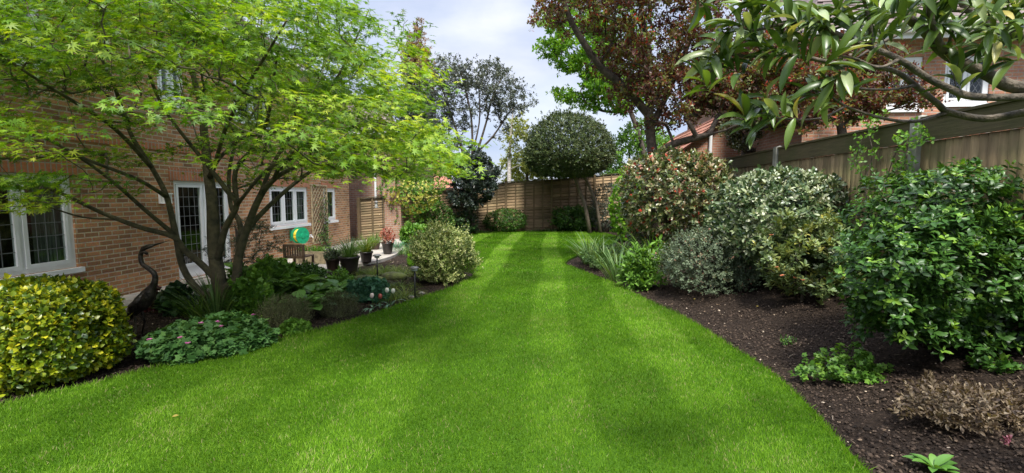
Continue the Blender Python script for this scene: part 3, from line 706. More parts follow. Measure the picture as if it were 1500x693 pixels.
# back fence: lap panels that step up to the right
bf = thing('lap_fence', 'weathered brown lap panel fence closing the far end of the garden', 'fence', (-2, 22, 0))
nodes = [(-7.05, 16.75, 1.58), (-5.55, 19.0, 1.77), (-4.2, 21.2, 1.98), (-2.05, 21.9, 2.33), (.1, 22.6, 2.50), (2.2, 23.3, 2.68), (FX, 24.0, 2.86)]
for i in range(len(nodes)-1):
    a = np.array(nodes[i][:2]); b = np.array(nodes[i+1][:2]); za, zb = nodes[i][2], nodes[i+1][2]; L = np.linalg.norm(b-a); dv = (b-a)/L; nv = np.array([dv[1], -dv[0]])
    V = []; Fs = []; at_ = []
    gz = min(hgt(a[0], a[1]-.2), hgt(b[0], b[1]-.2))
    rows = 17
    for r in range(rows):
        t0, t1 = r/rows, (r+1.12)/rows; th = rn.random()
        n0 = len(V); jj = rn.uniform(-.003, .003, 4)
        for (s, zt) in ((.04, za), (L-.04, zb)):
            zz0 = gz+(zt-.03-gz)*t0; zz1 = gz+(zt-.03-gz)*min(t1, 1)
            q = a+dv*s
            V += [(q[0]+nv[0]*.014, q[1]+nv[1]*.014, zz0+jj[0]), (q[0]+nv[0]*.009, q[1]+nv[1]*.009, zz1+jj[1]), (q[0]-nv[0]*.0, q[1]-nv[1]*.0, zz1), (q[0]+nv[0]*.016, q[1]+nv[1]*.016, zz0)]
        Fs += [tuple(n0+q for q in f) for f in ((0,4,5,1),(1,5,6,2),(2,6,7,3),(3,7,4,0),(0,1,2,3),(4,7,6,5))]; at_ += [th]*8
    npmesh('panel', np.array(V), np.array(Fs).ravel(), np.arange(len(Fs))*4, M['fence_h'], bf, at_, world=True)
    bt = MB()
    n_b = 5
    for k in range(1, n_b):
        q = a+dv*(L*k/n_b)+nv*.036; zt = za+(zb-za)*k/n_b; bt.obox((q[0], q[1], (gz+zt)/2), (dv[0]*.03, dv[1]*.03, 0), (nv[0]*.014, nv[1]*.014, 0), (0, 0, (zt-gz)/2-.02))
    bt.build('batten', M['fence_h'], bf)
    cp = MB(); pa = (a[0]+nv[0]*.02, a[1]+nv[1]*.02, za); pb = (b[0]+nv[0]*.02, b[1]+nv[1]*.02, zb); cp.bar(pa, pb, .1, .03); cp.build('capping', M['fence_rail'], bf)
for i, (x, y, z) in enumerate(nodes):
    p = MB(); dy = .02; p.box((x-.05, y-.09, -.2), (x+.05, y+.03, z+.04)); p.build('post', M['fence_h'], bf)

# ================================================================== NEIGHBOURING HOUSES
nb = thing('neighbour_house', 'orange brick neighbouring house with brown tiled roof and white leaded windows over the right fence', 'house', (10, 11.5, 0))
ny_ = 11.2; nx0 = 5.7; nx1 = 16.5; ez = 5.15
def nwin(u0, u1, v0, v1): a, b = at(u0, 100, ny_), at(u1, 100, ny_); return (a[0], b[0], at(u0, v1, ny_)[2], at(u0, v0, ny_)[2])
n1 = nwin(1302, 1352, 84, 160); n2 = nwin(1385, 1452, 82, 152); n3 = nwin(1180, 1230, 92, 160)
mb = MB(); facade(mb, ny_, nx0, nx1, -.1, ez, [n3, n1, n2], axis='y', sgn=-1); mb.build('wall', M['brick_red'], nb)
mb = MB(); mb.add([(nx0, ny_, -.1), (nx0, ny_+9, -.1), (nx0, ny_+9, ez), (nx0, ny_, ez)], [(3, 2, 1, 0)]); mb.build('side_wall', M['brick_red_y'], nb); mb = MB(); mb.add([(nx1, ny_, -.1), (nx1, ny_+9, -.1), (nx1, ny_+9, ez), (nx1, ny_, ez)], [(0, 1, 2, 3)]); mb.build('side_wall', M['brick_red_y'], nb)
roofslab(nb, (nx0-.35, ny_-.45, ez+.02), (nx1+.35, ny_-.45, ez+.02), (nx0+3.2, ny_+4.4, ez+4.0), (nx1+.35, ny_+4.4, ez+4.0), M['tile'], 22)
mb = MB(); a = [(nx0-.35, ny_-.45, ez), (nx0+3.2, ny_+4.4, ez+3.98), (nx0-.35, ny_+9.3, ez)]; mb.add(a, [(0, 1, 2)]); mb.add([(nx0-.35, ny_+9.3, ez), (nx0+3.2, ny_+4.4, ez+3.98), (nx1+.35, ny_+4.4, ez+3.98), (nx1+.35, ny_+9.3, ez)], [(0, 1, 2, 3)]); mb.build('rear_roof', M['tile'], nb)
mb = MB(); mb.box((nx0-.35, ny_-.42, ez-.03), (nx1+.35, ny_-.002, ez-.0)); mb.box((nx0-.35, ny_-.46, ez-.16), (nx1+.35, ny_-.43, ez+.03)); mb.build('fascia', M['upvc'], nb)
mb = MB(); mb.tube([(nx0-.35, ny_-.53, ez-.02), (nx1+.35, ny_-.53, ez-.02)], .06, 10); mb.build('gutter', M['upvc'], nb)
for w in (n1, n2, n3): window(nb, ny_, *w, 2, axis='y', sgn=-1, diamond=True, curtain=False)
gr = thing('brick_garage', 'low orange brick outbuilding with white downpipe past the purple tree', 'outbuilding', (6, 16, 0))
gy = 14.8; x0, x1 = at(985, 200, gy)[0], at(1180, 200, gy)[0]; zt = at(1060, 196, gy)[2]
mb = MB(); mb.add([(x0, gy, -.1), (x1, gy, -.1), (x1, gy, zt+.5), (x0+1.7, gy, zt+.6), (x0, gy, zt-.75)], [(0, 1, 2, 3, 4)]); mb.add([(x0, gy, -.1), (x0, gy+6, -.1), (x0, gy+6, zt-.75), (x0, gy, zt-.75)], [(3, 2, 1, 0)]); mb.build('wall', M['brick_red'], gr)
roofslab(gr, (x0-.2, gy-.25, zt-.9), (x0-.2, gy+6, zt-.9), (x0+1.75, gy-.25, zt+.72), (x0+1.75, gy+6, zt+.72), M['tile_red'], 8)
mb = MB(); xp = at(1041, 210, gy-.08)[0]; mb.tube([(xp, gy-.07, 0), (xp, gy-.07, zt+.15)], .05, 10); mb.build('downpipe', M['upvc'], gr)
rh = thing('far_house', 'distant house with an orange-red tiled roof showing above the far fence on the left', 'house', (-8, 36, 0))
yy = 34; xa, xb = at(560, 260, yy)[0], at(668, 260, yy)[0]; zl = at(600, 276, yy)[2]; zh = at(600, 205, yy)[2]
mb = MB(); mb.box((xa, yy, -.1), (xb-.3, yy+7, zl)); mb.build('wall', M['brick_red'], rh)
roofslab(rh, (xa-.4, yy-.4, zl), (xb, yy-.4, zl), (xa, yy+3.5, zh), (xb-2.2, yy+3.5, zh), M['tile_red'], 14)
# ================================================================== LEAF MATERIALS
LM = dict(
 maple=leafmat('maple_leaf', [(0, (.045, .12, .008)), (.45, (.13, .255, .012)), (.8, (.30, .43, .022)), (1, (.50, .54, .06))], .45, .38, .4, trc=(1.35, 1.3, .4), scale=.5),
 euon=leafmat('golden_leaf', [(0, (.03, .075, .008)), (.4, (.11, .18, .01)), (.7, (.30, .35, .012)), (1, (.62, .57, .03))], .35, .25, .5, scale=.8),
 geran=leafmat('geranium_leaf', [(0, (.03, .09, .02)), (.6, (.07, .17, .04)), (1, (.13, .25, .06))], .6, .25, .3),
 strap=leafmat('strap_leaf', [(0, (.04, .10, .025)), (.6, (.10, .19, .055)), (1, (.22, .32, .12))], .45, .3, .4),
 sedge=leafmat('sedge_leaf', [(0, (.05, .11, .012)), (.6, (.13, .21, .02)), (1, (.28, .30, .05))], .5, .3, .3),
 lime=leafmat('fresh_green_leaf', [(0, (.05, .14, .015)), (.6, (.12, .26, .03)), (1, (.22, .38, .06))], .45, .35, .4),
 fern=leafmat('fern_leaf', [(0, (.06, .15, .018)), (.6, (.13, .27, .035)), (1, (.21, .37, .06))], .55, .3, .3),
 hosta=leafmat('hosta_leaf', [(0, (.06, .16, .025)), (.6, (.12, .27, .045)), (1, (.19, .36, .07))], .4, .25, .45),
 dark=leafmat('dark_green_leaf', [(0, (.012, .035, .012)), (.6, (.028, .07, .02)), (1, (.06, .12, .03))], .35, .15, .5),
 mid=leafmat('mid_green_leaf', [(0, (.025, .07, .012)), (.6, (.06, .14, .02)), (1, (.12, .22, .035))], .4, .25, .45),
 twiggy=leafmat('heather_leaf', [(0, (.05, .05, .025)), (.5, (.10, .11, .05)), (1, (.18, .19, .09))], .8, .1, .2),
 teal=leafmat('teal_leaf', [(0, (.03, .09, .05)), (.6, (.06, .17, .09)), (1, (.13, .26, .15))], .6, .2, .3),
 varieg=leafmat('variegated_leaf', [(0, (.04, .08, .015)), (.4, (.12, .18, .035)), (.7, (.38, .42, .14)), (1, (.66, .64, .32))], .5, .2, .35),
 silver=leafmat('silver_green_leaf', [(0, (.018, .045, .015)), (.4, (.075, .13, .045)), (.72, (.27, .32, .165)), (1, (.54, .55, .38))], .35, .12, .6, scale=1.2),
 grey=leafmat('grey_green_leaf', [(0, (.045, .06, .035)), (.5, (.11, .15, .085)), (.9, (.20, .25, .15)), (1, (.30, .16, .10))], .55, .2, .3),
 photin=leafmat('photinia_leaf', [(0, (.03, .05, .015)), (.40, (.09, .13, .035)), (.62, (.24, .26, .10)), (.84, (.48, .43, .28)), (.94, (.34, .13, .07)), (1, (.50, .05, .03))], .28, .15, .6),
 rhodo=leafmat('rhododendron_leaf', [(0, (.05, .09, .03)), (.5, (.14, .20, .07)), (.8, (.28, .32, .10)), (1, (.48, .42, .08))], .4, .15, .5),
 choisya=leafmat('choisya_leaf', [(0, (.018, .05, .008)), (.5, (.042, .115, .018)), (.8, (.085, .19, .028)), (1, (.22, .38, .045))], .38, .2, .35, scale=1.0),
 purple=leafmat('purple_leaf', [(0, (.045, .02, .02)), (.3, (.13, .042, .036)), (.5, (.12, .07, .035)), (.62, (.11, .15, .035)), (.82, (.20, .26, .055)), (.93, (.26, .09, .05)), (1, (.45, .06, .045))], .4, .35, .4, trc=(1.5, .9, .5)),
 bright=leafmat('spring_green_leaf', [(0, (.07, .19, .012)), (.6, (.15, .33, .025)), (1, (.27, .45, .05))], .5, .45, .3),
 olive=leafmat('olive_green_leaf', [(0, (.03, .045, .032)), (.6, (.085, .105, .075)), (1, (.19, .21, .15))], .4, .15, .5),
 olived=leafmat('blackish_leaf', [(0, (.014, .026, .02)), (.6, (.035, .052, .038)), (1, (.09, .115, .085))], .35, .12, .5),
 ball=leafmat('brown_green_leaf', [(0, (.035, .05, .018)), (.6, (.085, .105, .035)), (1, (.19, .16, .07))], .4, .15, .45),
 ballg=leafmat('clipped_green_leaf', [(0, (.025, .045, .014)), (.6, (.065, .10, .028)), (1, (.14, .16, .055))], .45, .15, .35),
 birchl=leafmat('yellow_green_leaf', [(0, (.10, .14, .03)), (.6, (.24, .28, .06)), (1, (.42, .42, .13))], .5, .4, .3),
 budbrown=leafmat('bud_leaf', [(0, (.12, .08, .05)), (.6, (.26, .17, .11)), (1, (.40, .28, .2))], .6, .3, .3),
 conifer=leafmat('conifer_leaf', [(0, (.012, .03, .015)), (.6, (.025, .055, .025)), (1, (.05, .09, .04))], .6, .1, .3),
 brown=leafmat('bronze_leaf', [(0, (.06, .04, .03)), (.5, (.15, .11, .07)), (1, (.28, .22, .14))], .5, .2, .3),
 darkred=leafmat('dark_red_leaf', [(0, (.03, .01, .01)), (.6, (.07, .02, .018)), (1, (.15, .04, .03))], .4, .2, .4, trc=(1.4, .6, .5)),
 magn=leafmat('magnolia_leaf', [(0, (.035, .075, .015)), (.4, (.085, .15, .025)), (.75, (.16, .24, .05)), (.93, (.34, .40, .2)), (1, (.50, .38, .07))], .34, .25, .45, scale=2),
 yellowf=leafmat('yellow_petal', [(0, (.45, .45, .06)), (1, (.75, .72, .25))], .5, .3, .3),
 whitef=leafmat('white_petal', [(0, (.65, .65, .58)), (1, (.85, .85, .8))], .5, .3, .3, trc=(1, 1, 1)),
 pinkf=leafmat('pink_petal', [(0, (.50, .12, .33)), (1, (.75, .30, .52))], .5, .3, .3, trc=(1, .8, 1)),
 dullpink=leafmat('dull_pink_leaf', [(0, (.10, .05, .05)), (.6, (.32, .10, .15)), (1, (.45, .2, .25))], .5, .3, .3),
 orangef=leafmat('salmon_petal', [(0, (.60, .16, .08)), (1, (.75, .40, .22))], .5, .3, .3, trc=(1, .8, .8)),
)
TW = M['twig']
def petal(name, label, parent, c, r, n, mat, ls=None, up=(0, 0, 1), w=1.4):
    rg = np.random.default_rng(int(abs(c[0]*1000+c[1]*100)) % 9999); K = n
    ph = np.arange(K)*2.4; d = np.column_stack([np.cos(ph), np.sin(ph), rg.uniform(.2, .9, K)])
    return leaves(name, OVAL, np.tile(np.array(c, float), (K, 1)), d, np.tile(np.array(up, float), (K, 1))+rg.normal(0, .2, (K, 3)), r, w, mat, parent, rg.random(K))

# ================================================================== LEFT BED
c, r = bush(58, 414, 580, 116, .8)
shrub('golden_euonymus', 'clipped rounded shrub with bright yellow and green leaves below the near window', 'shrub', c, r, LM['euon'], ls=.052, lw=1.1, tips=4300, k=7, twig=.05, lump=.08, inner=.3, sup=3.0, upb=.45, seed=2, stems=10, flat_bottom=.5, amin=35)
c, r = bush(309, 466, 531, 93, .8)
gp_ = shrub('geranium_clump', 'spreading geranium clump with pink flowers beside the heron', 'perennial', c, (r[0], r[1], r[2]*.95), LM['geran'], tmpl=GERAN, ls=.052, lw=1.0, tips=1500, k=4, twig=.04, lump=.12, sup=2.4, upb=1.6, seed=3, stems=0, flat_bottom=.25, amin=50, amax=95)
for (u, v) in ((219, 498), (264, 495), (275, 503), (294, 474), (319, 472), (324, 479), (371, 462)):
    p = on_shrub(c, r, u, v, 1.15)-nrm(ray(u, v))*.1
    petal('flower', None, gp_, p, .03, 10, LM['pinkf'])
def tuft(name, label, cat, c, n, ln, wd, mat, spread=.5, seed=1, group=None, tmpl=None, basew=.08, parent=None, partname='foliage'):
    rg = np.random.default_rng(seed); t = parent or thing(name, label, cat, c, 0, group)
    a = rg.uniform(0, 2*PI, n); q = rg.random(n)**.7
    d = np.column_stack([np.cos(a)*q*spread, np.sin(a)*q*spread, np.full(n, 1.0)])
    nn = np.column_stack([np.cos(a)*-1, np.sin(a)*-1, q*spread])*1.0; nn = -nn; nn[:, 2] = np.abs(nn[:, 2])
    pos = np.array(c)+np.column_stack([np.cos(a)*q*basew, np.sin(a)*q*basew, np.full(n, -.01)])
    L_ = ln*rg.uniform(.55, 1.15, n)
    # bend outwards: the template bends towards -normal, so the normal points inwards and up
    inw = np.column_stack([-np.cos(a), -np.sin(a), np.full(n, .15)])
    leaves(partname, STRAP if tmpl is None else tmpl, pos, d, inw, L_, wd/ln, mat, t, rg.random(n), seed=seed); return t
def tuftpx(name, label, cat, u, v, vtop, n, wd, mat, spread=.5, seed=1, group=None, tmpl=None, basew=.08):
    p = ground_hit(u, v); h = (v-vtop)/F*p[1]
    return tuft(name, label, cat, (p[0], p[1], p[2]), n, h*1.25, wd, mat, spread, seed, group, tmpl, basew)
tuftpx('strap_leaf_clump', 'clump of long arching strap leaves at the foot of the maple', 'perennial', 318, 466, 392, 150, .020, LM['strap'], .75, 5, basew=.35, tmpl=STRAP)
tuftpx('daylily_clump', 'smaller arching strap leaf clump just right of the maple trunk', 'perennial', 362, 460, 400, 70, .018, LM['strap'], .7, 6, basew=.2, tmpl=STRAP)
tuftpx('strap_leaf_clump', 'bright green arching strap leaf clump at the left foot of the maple', 'perennial', 292, 462, 410, 90, .018, LM['lime'], .8, 206, basew=.25, tmpl=STRAP)
tuftpx('strap_leaf_clump', 'bright green strap leaf clump between the maple and the large heather mound', 'perennial', 384, 470, 420, 90, .018, LM['lime'], .8, 207, basew=.25, tmpl=STRAP)
bushpx('dark_red_heuchera', 'small dark red leaved plant right behind the heron', 'perennial', 229, 424, 462, 17, LM['darkred'], tmpl=GERAN, ls=.07, lw=1.1, tips=160, k=5, seed=7, stems=3, upb=.9)
bushpx('bergenia', 'low plant with broad dark leathery leaves behind the geraniums', 'perennial', 262, 425, 466, 22, LM['dark'], ls=.12, lw=1.5, tips=90, k=5, seed=8, stems=3, upb=.9)
bushpx('heather_mound', 'larger dark twiggy heather mound in the left bed edge', 'shrub', 418, 436, 488, 38, LM['twiggy'], tmpl=DIAM, ls=.022, lw=.5, tips=1500, k=9, twig=.10, lump=.1, inner=.3, upb=1.6, seed=9, stems=20, stemr=.006, rough_edge=.25, amin=10, amax=60)
bushpx('heather_mound', 'smaller dark twiggy heather mound between the hostas and the tulips', 'shrub', 497, 428, 470, 30, LM['twiggy'], tmpl=DIAM, ls=.022, lw=.5, tips=900, k=9, twig=.10, lump=.1, inner=.3, upb=1.6, seed=10, stems=16, stemr=.006, rough_edge=.25, amin=10, amax=60)
bushpx('teal_mound', 'soft blue-green ferny mound behind the white tulips', 'perennial', 540, 407, 447, 32, LM['teal'], tmpl=GERAN, ls=.045, tips=700, k=5, seed=11, stems=0, upb=.9, lump=.1)
bushpx('creeping_plant', 'bright green low leafy plant between the geraniums and the heather', 'perennial', 432, 468, 492, 24, LM['fern'], tmpl=GERAN, ls=.04, tips=200, k=5, seed=12, stems=0, upb=1.2, lump=.2)
def fern(name, label, c, nf, ln, seed, mat=LM['fern'], group=None):
    rg = np.random.default_rng(seed); t = thing(name, label, 'fern', c, 0, group); A = []; D = []; NN = []; S = []; mb = MB()
    for i in range(nf):
        a = i*2.4+rg.uniform(-.3, .3); L_ = ln*rg.uniform(.75, 1.1); el = rg.uniform(.75, 1.2); out = np.array([math.cos(a), math.sin(a), 0]); side = np.array([-math.sin(a), math.cos(a), 0])
        pts = []
        for k in range(15):
            s = k/14; ang = el-1.5*s*s; 
            pts.append((pts[-1]+ (out*math.cos(ang)+np.array([0, 0, math.sin(ang)]))*L_/14) if pts else np.array(c, float))
        pts = np.array(pts); mb.tube(pts[::2], np.linspace(.004, .001, 8), 4)
        for k in range(1, 15):
            tg = nrm(pts[k]-pts[k-1]); up = np.cross(side, tg)
            for f_ in (0, .5):
                for sg in (-1, 1):
                    A.append(pts[k]-(pts[k]-pts[k-1])*f_); D.append(side*sg+tg*.35); NN.append(-up+rg.normal(0, .1, 3)); S.append(L_*.26*math.sin(PI*min(1, (k-f_+1.5)/16.5))**.8)
    leaves('frond', DIAM, np.array(A), np.array(D), np.array(NN), np.array(S), .42, mat, t, rg.random(len(A))); mb.build('stem', LM['fern'], t); return t
FE = [(356, 446, .75, 'tall fern just right of the maple trunk'), (392, 440, .8, 'large fern in the middle of the left bed'), (430, 436, .7, 'fern on the left of the hostas'), (408, 418, .75, 'fern at the back beside the wooden chair'), (372, 424, .85, 'fern under the dark juniper'), (448, 418, .6, 'small fern in front of the pots')]
for i, (u, v, l, lab) in enumerate(FE):
    p = ground_hit(u, v); fern('fern', 'green '+lab if not lab.startswith('green') else lab, p, 16, l, 30+i, group='ferns in the left bed')
def broad(name, label, cat, c, n, ln, wd, hh, mat, seed, rad=.25, tmpl=LONG, group=None, tilt=.5):
    rg = np.random.default_rng(seed); t = thing(name, label, cat, c, 0, group); a = np.arange(n)*2.4+rg.uniform(-.3, .3, n); q = np.sqrt((np.arange(n)+1)/n)
    o_ = np.column_stack([np.cos(a), np.sin(a), np.zeros(n)]); base = np.array(c)+o_*(q*rad)[:, None]+np.array([0, 0, 1])*(hh*(1.1-.6*q))[:, None]
    d = o_+np.array([0, 0, 1])*(tilt*(1.2-q))[:, None]; nn = np.tile([0, 0, 1.], (n, 1))+rg.normal(0, .15, (n, 3))
    mb = MB()
    for b in base: m_ = (np.array(c)+b)/2+np.array([0, 0, hh*.15]); mb.tube([np.array(c)-(0, 0, .02), m_, b], [.006, .005, .004], 5)
    mb.build('stem', mat, t); leaves('foliage', tmpl, base, d, nn, ln*rg.uniform(.75, 1.1, n), wd, mat, t, rg.random(n), smooth_=True); return t
for i, (u, v, lab) in enumerate(((463, 448, 'hosta with broad green leaves behind the large heather mound'), (492, 440, 'hosta with broad green leaves nearest the teal mound'), (446, 462, 'hosta with broad green leaves touching the large heather mound'))):
    p = ground_hit(u, v); broad('hosta', lab, 'hosta', p, 22, .24, 1.9, .26, LM['hosta'], 50+i, .24, group='hostas in the left bed')
for i, (u, vt, vb, hw_, m_, ls_, lab) in enumerate(((352, 395, 462, 20, 'mid', .07, 'mid-green leafy perennial against the right of the maple trunk'), (402, 378, 440, 32, 'fern', .06, 'tall leafy green perennial behind the large heather mound'), (452, 388, 432, 26, 'mid', .06, 'leafy green perennial in front of the wooden chair'), (378, 410, 474, 26, 'lime', .06, 'fresh green low perennial between the geraniums and the ferns'), (500, 402, 436, 20, 'fern', .05, 'small leafy perennial in front of the broad dark pot'))):
    bushpx('leafy_perennial', lab, 'perennial', u, vt, vb, hw_, LM[m_], tmpl=GERAN if i % 2 else OVAL, ls=ls_, lw=.8, tips=420, k=6, lump=.25, lf=3.5, seed=130+i, stems=5, stemr=.006, upb=.9, rough_edge=.25)
rg = np.random.default_rng(17)
for i, (u, v) in enumerate(((455, 399), (462, 404), (470, 398), (478, 407), (487, 402))):
    p = ground_hit(u, v+22); f0 = at(u, v, p[1]); t = thing('daisy', 'small white flower on a thin stem between the chair and the pots', 'flower', p, 0, 'small white flowers before the patio'); mb = MB(); mb.tube([p, (p+f0)/2+(.01, 0, 0), f0], .003, 4); mb.build('stem', LM['fern'], t); petal('flower', None, t, f0, .03, 9, LM['whitef'])
# juniper: flat sprays
p = (-6.15, 8.6, .0)
tree('juniper', 'dark spreading juniper behind the maple stems', 'shrub', p, [([(p[0], p[1], -.05), (p[0]+.05, p[1], .5), (p[0], p[1]+.05, 1.05)], .04, .02)], [(p[0]+.1, p[1]+.1, .75, .75, .7, .5)], LM['conifer'], M['bark_dark'], nt=90, sub=7, subr=.16, k=12, ls=.045, lw=.3, twig=.07, rt=.003, seed=4, flat=.35, shell=.5)
# white tulips
def tulip(lab, u, v, vb, mat, seed, lean):
    g0 = ground_hit(u-lean, vb); f0 = at(u, v, g0[1]); t = thing('tulip', lab, 'tulip', g0, 0, 'tulips at the edge of the left bed'); h = f0[2]-g0[2]
    mb = MB(); mb.tube([g0, (g0[0]*.6+f0[0]*.4, g0[1], g0[2]+h*.5), f0], [.005, .004, .004], 6); mb.build('stem', LM['hosta'], t)
    K = 6; ph = np.arange(K)*PI/3; b = np.array(f0); o_ = np.column_stack([np.cos(ph), np.sin(ph), np.zeros(K)])
    mb = MB(); mb.lathe([(.003, 0), (.022, .012), (.032, .035), (.030, .058), (.020, .078), (.017, .080), (.006, .05)], f0, 14); mb.build('flower', mat, t, True)
    tuft(None, None, None, (g0[0], g0[1], g0[2]), 4, .28, .055, M['tulipleaf'], 1.0, seed, parent=t, tmpl=STRAP2, basew=.03)
M['tulipleaf'] = leafmat('tulip_leaf', [(0, (.10, .19, .12)), (1, (.22, .33, .2))], .4, .2, .4)
M['tulip_w'] = plain('cream_petal', (.80, .76, .62), .45, var=.05); M['tulip_p'] = plain('blush_petal', (.80, .64, .56), .45, var=.1); M['tulip_r'] = plain('red_petal', (.5, .10, .07), .45, var=.2)
tulip('blush white tulip, leftmost and lowest of the group', 545, 437, 452, M['tulip_p'], 61, -2); tulip('cream white tulip, highest of the group', 567, 429, 449, M['tulip_w'], 62, -3)
tulip('cream white tulip, rightmost of the group', 576, 430, 448, M['tulip_w'], 63, 4); tulip('small fading reddish tulip in the middle of the group', 557, 438, 451, M['tulip_r'], 64, 0)
# sedges by the mossy stones
SG = [(527, 402, 380, 's', 'behind the nearer path light, leftmost'), (545, 403, 376, 's', 'beside the farther path light'), (563, 400, 374, 's', 'third from the left in the back row'), (580, 399, 374, 's', 'fourth from the left in the back row'), (594, 404, 382, 's', 'at the left foot of the variegated shrub'),
      (562, 436, 408, 'y', 'yellowish, nearest the tulips'), (580, 440, 410, 'y', 'yellowish, in front of the mossy stones'), (594, 434, 405, 'y', 'yellowish, just left of the nearer path light'), (572, 424, 400, 'y', 'yellowish, above the tulips'), (588, 420, 398, 'y', 'yellowish, behind the nearer path light'), (553, 421, 402, 'y', 'yellowish, at the back of the teal mound')]
for i, (u, v, vt, k, lab) in enumerate(SG):
    tuftpx('sedge_tuft', 'grassy sedge tuft '+lab, 'grass tuft', u, v, vt, 130, .008, LM['sedge'], 1.1, 70+i, 'sedge tufts by the mossy stones', tmpl=STRAP2, basew=.16)
bushpx('variegated_shrub', 'rounded cream and green variegated shrub on the point of the left bed', 'shrub', 647, 333, 420, 46, LM['varieg'], tmpl=DIAM, ls=.04, lw=1.0, tips=3600, k=8, twig=.08, lump=.17, lf=5, inner=.3, seed=13, stems=12, upb=.9, rough_edge=.25, flat_bottom=.5)
# shrubs along the back left
bushpx('leafy_perennial', 'light green leafy perennial just behind the variegated shrub', 'perennial', 612, 328, 362, 26, LM['lime'], tmpl=LONG, ls=.16, lw=1.0, tips=160, k=6, seed=14, stems=4, upb=.9)
bk = bushpx('yellow_flowered_shrub', 'shrub dotted with pale yellow flowers in front of the side fence', 'shrub', 598, 258, 352, 52, LM['lime'], ls=.075, tips=1500, k=7, lump=.2, inner=.4, seed=15, stems=10, flat_bottom=.72, stemr=.02, depth=.7)
cc_, rr_ = bush(598, 262, 352, 46, .7); rg = np.random.default_rng(4); dd_ = nrm(rg.normal(size=(420, 3))); dd_[:, 1] = -np.abs(dd_[:, 1]); fp = np.array([cc_[0], cc_[1], cc_[2]+rr_[2]*.72])+dd_*np.array([rr_[0], rr_[1], rr_[2]*.3])*1.03
fp = fp[fp[:, 2] > cc_[2]+.5]; pos, d, n, idx = rosettes(rg, fp, dd_[:len(fp)], 5, .01, 50, 80); leaves('blossom', DIAM, pos, d, n, .075, 1.4, LM['yellowf'], bk, None)
bushpx('evergreen_shrub', 'dense dark green shrub under the open-crowned tree at the back left', 'shrub', 640, 295, 349, 27, LM['mid'], ls=.07, tips=800, k=7, lump=.12, seed=16)
bushpx('evergreen_shrub', 'loose dark shrub at the foot of the open-crowned tree, touching the lawn', 'shrub', 676, 312, 345, 24, LM['dark'], ls=.08, tips=500, k=7, lump=.25, seed=17)
bushpx('low_mound_shrub', 'low rounded olive-green shrub alone before the middle of the far fence', 'shrub', 741, 306, 341, 30, LM['mid'], ls=.07, tips=1300, k=7, lump=.06, seed=18)
bushpx('laurel_shrub', 'dark green spreading shrub under the leaning stems of the round-headed tree', 'shrub', 842, 298, 340, 31, LM['mid'], ls=.1, tips=900, k=7, lump=.15, seed=19)
bushpx('grey_shrub', 'tall grey-green shrub before the right end of the far fence', 'shrub', 892, 262, 342, 27, LM['olive'], ls=.06, tips=1200, k=7, lump=.12, seed=20, flat_bottom=.4)
bushpx('bright_laurel', 'bright yellow-green leaved shrub against the left of the photinia', 'shrub', 914, 250, 356, 22, LM['bright'], ls=.1, tips=500, k=7, lump=.15, seed=21)
for i, (u, v, vt, lab) in enumerate(((795, 337, 325, 'low strappy plant at the foot of the far fence, left of the dark spreading shrub'), (812, 337, 326, 'low strappy plant touching the dark spreading shrub'), (703, 340, 327, 'low strappy plant between the loose dark shrub and the low mound'), (778, 338, 328, 'low strappy plant just right of the low mound'))):
    tuftpx('border_plant', lab, 'perennial', u, v, vt, 120, .02, LM['strap'], 1.3, 90+i, 'low plants at the foot of the far fence', tmpl=STRAP2, basew=.35)

# ================================================================== RIGHT BED
def tuftsp(name, label, u, v, vt, n, wd, mat, seed, spread=.6, basew=.15, cat='perennial', group=None): tuftpx(name, label, cat, u, v, vt, n, wd, mat, spread, seed, group, tmpl=STRAP, basew=basew)
tuftsp('iris_clump', 'grey-green iris leaves at the very tip of the right bed', 862, 386, 342, 110, .028, LM['strap'], 100)
tuftsp('iris_clump', 'grey-green iris leaves second from the tip of the right bed', 884, 392, 346, 150, .028, LM['strap'], 101, basew=.25)
tuftsp('iris_clump', 'grey-green iris leaves right at the lawn edge before the pale leafy clump', 905, 412, 358, 110, .025, LM['strap'], 102, basew=.2)
tuftsp('crocosmia_clump', 'upright bright green sword leaves left of the photinia trunk', 952, 398, 345, 130, .03, LM['lime'], 103, .5, .15)
tuftsp('crocosmia_clump', 'upright bright green sword leaves behind the iris leaves', 915, 378, 346, 70, .03, LM['fern'], 104, .6, .2)
bushpx('leafy_clump', 'pale fresh green leafy clump at the lawn edge in the right bed', 'perennial', 936, 358, 430, 26, LM['fern'], tmpl=LONG, ls=.13, lw=.8, tips=170, k=6, twig=.12, lump=.4, seed=22, stems=8, upb=1.4, flat_bottom=.35)
bushpx('ground_cover_clump', 'low mixed green foliage between the iris leaves', 'perennial', 893, 365, 395, 34, LM['strap'], tmpl=OVAL, ls=.07, tips=300, k=6, seed=23, stems=0, lump=.3, upb=1)
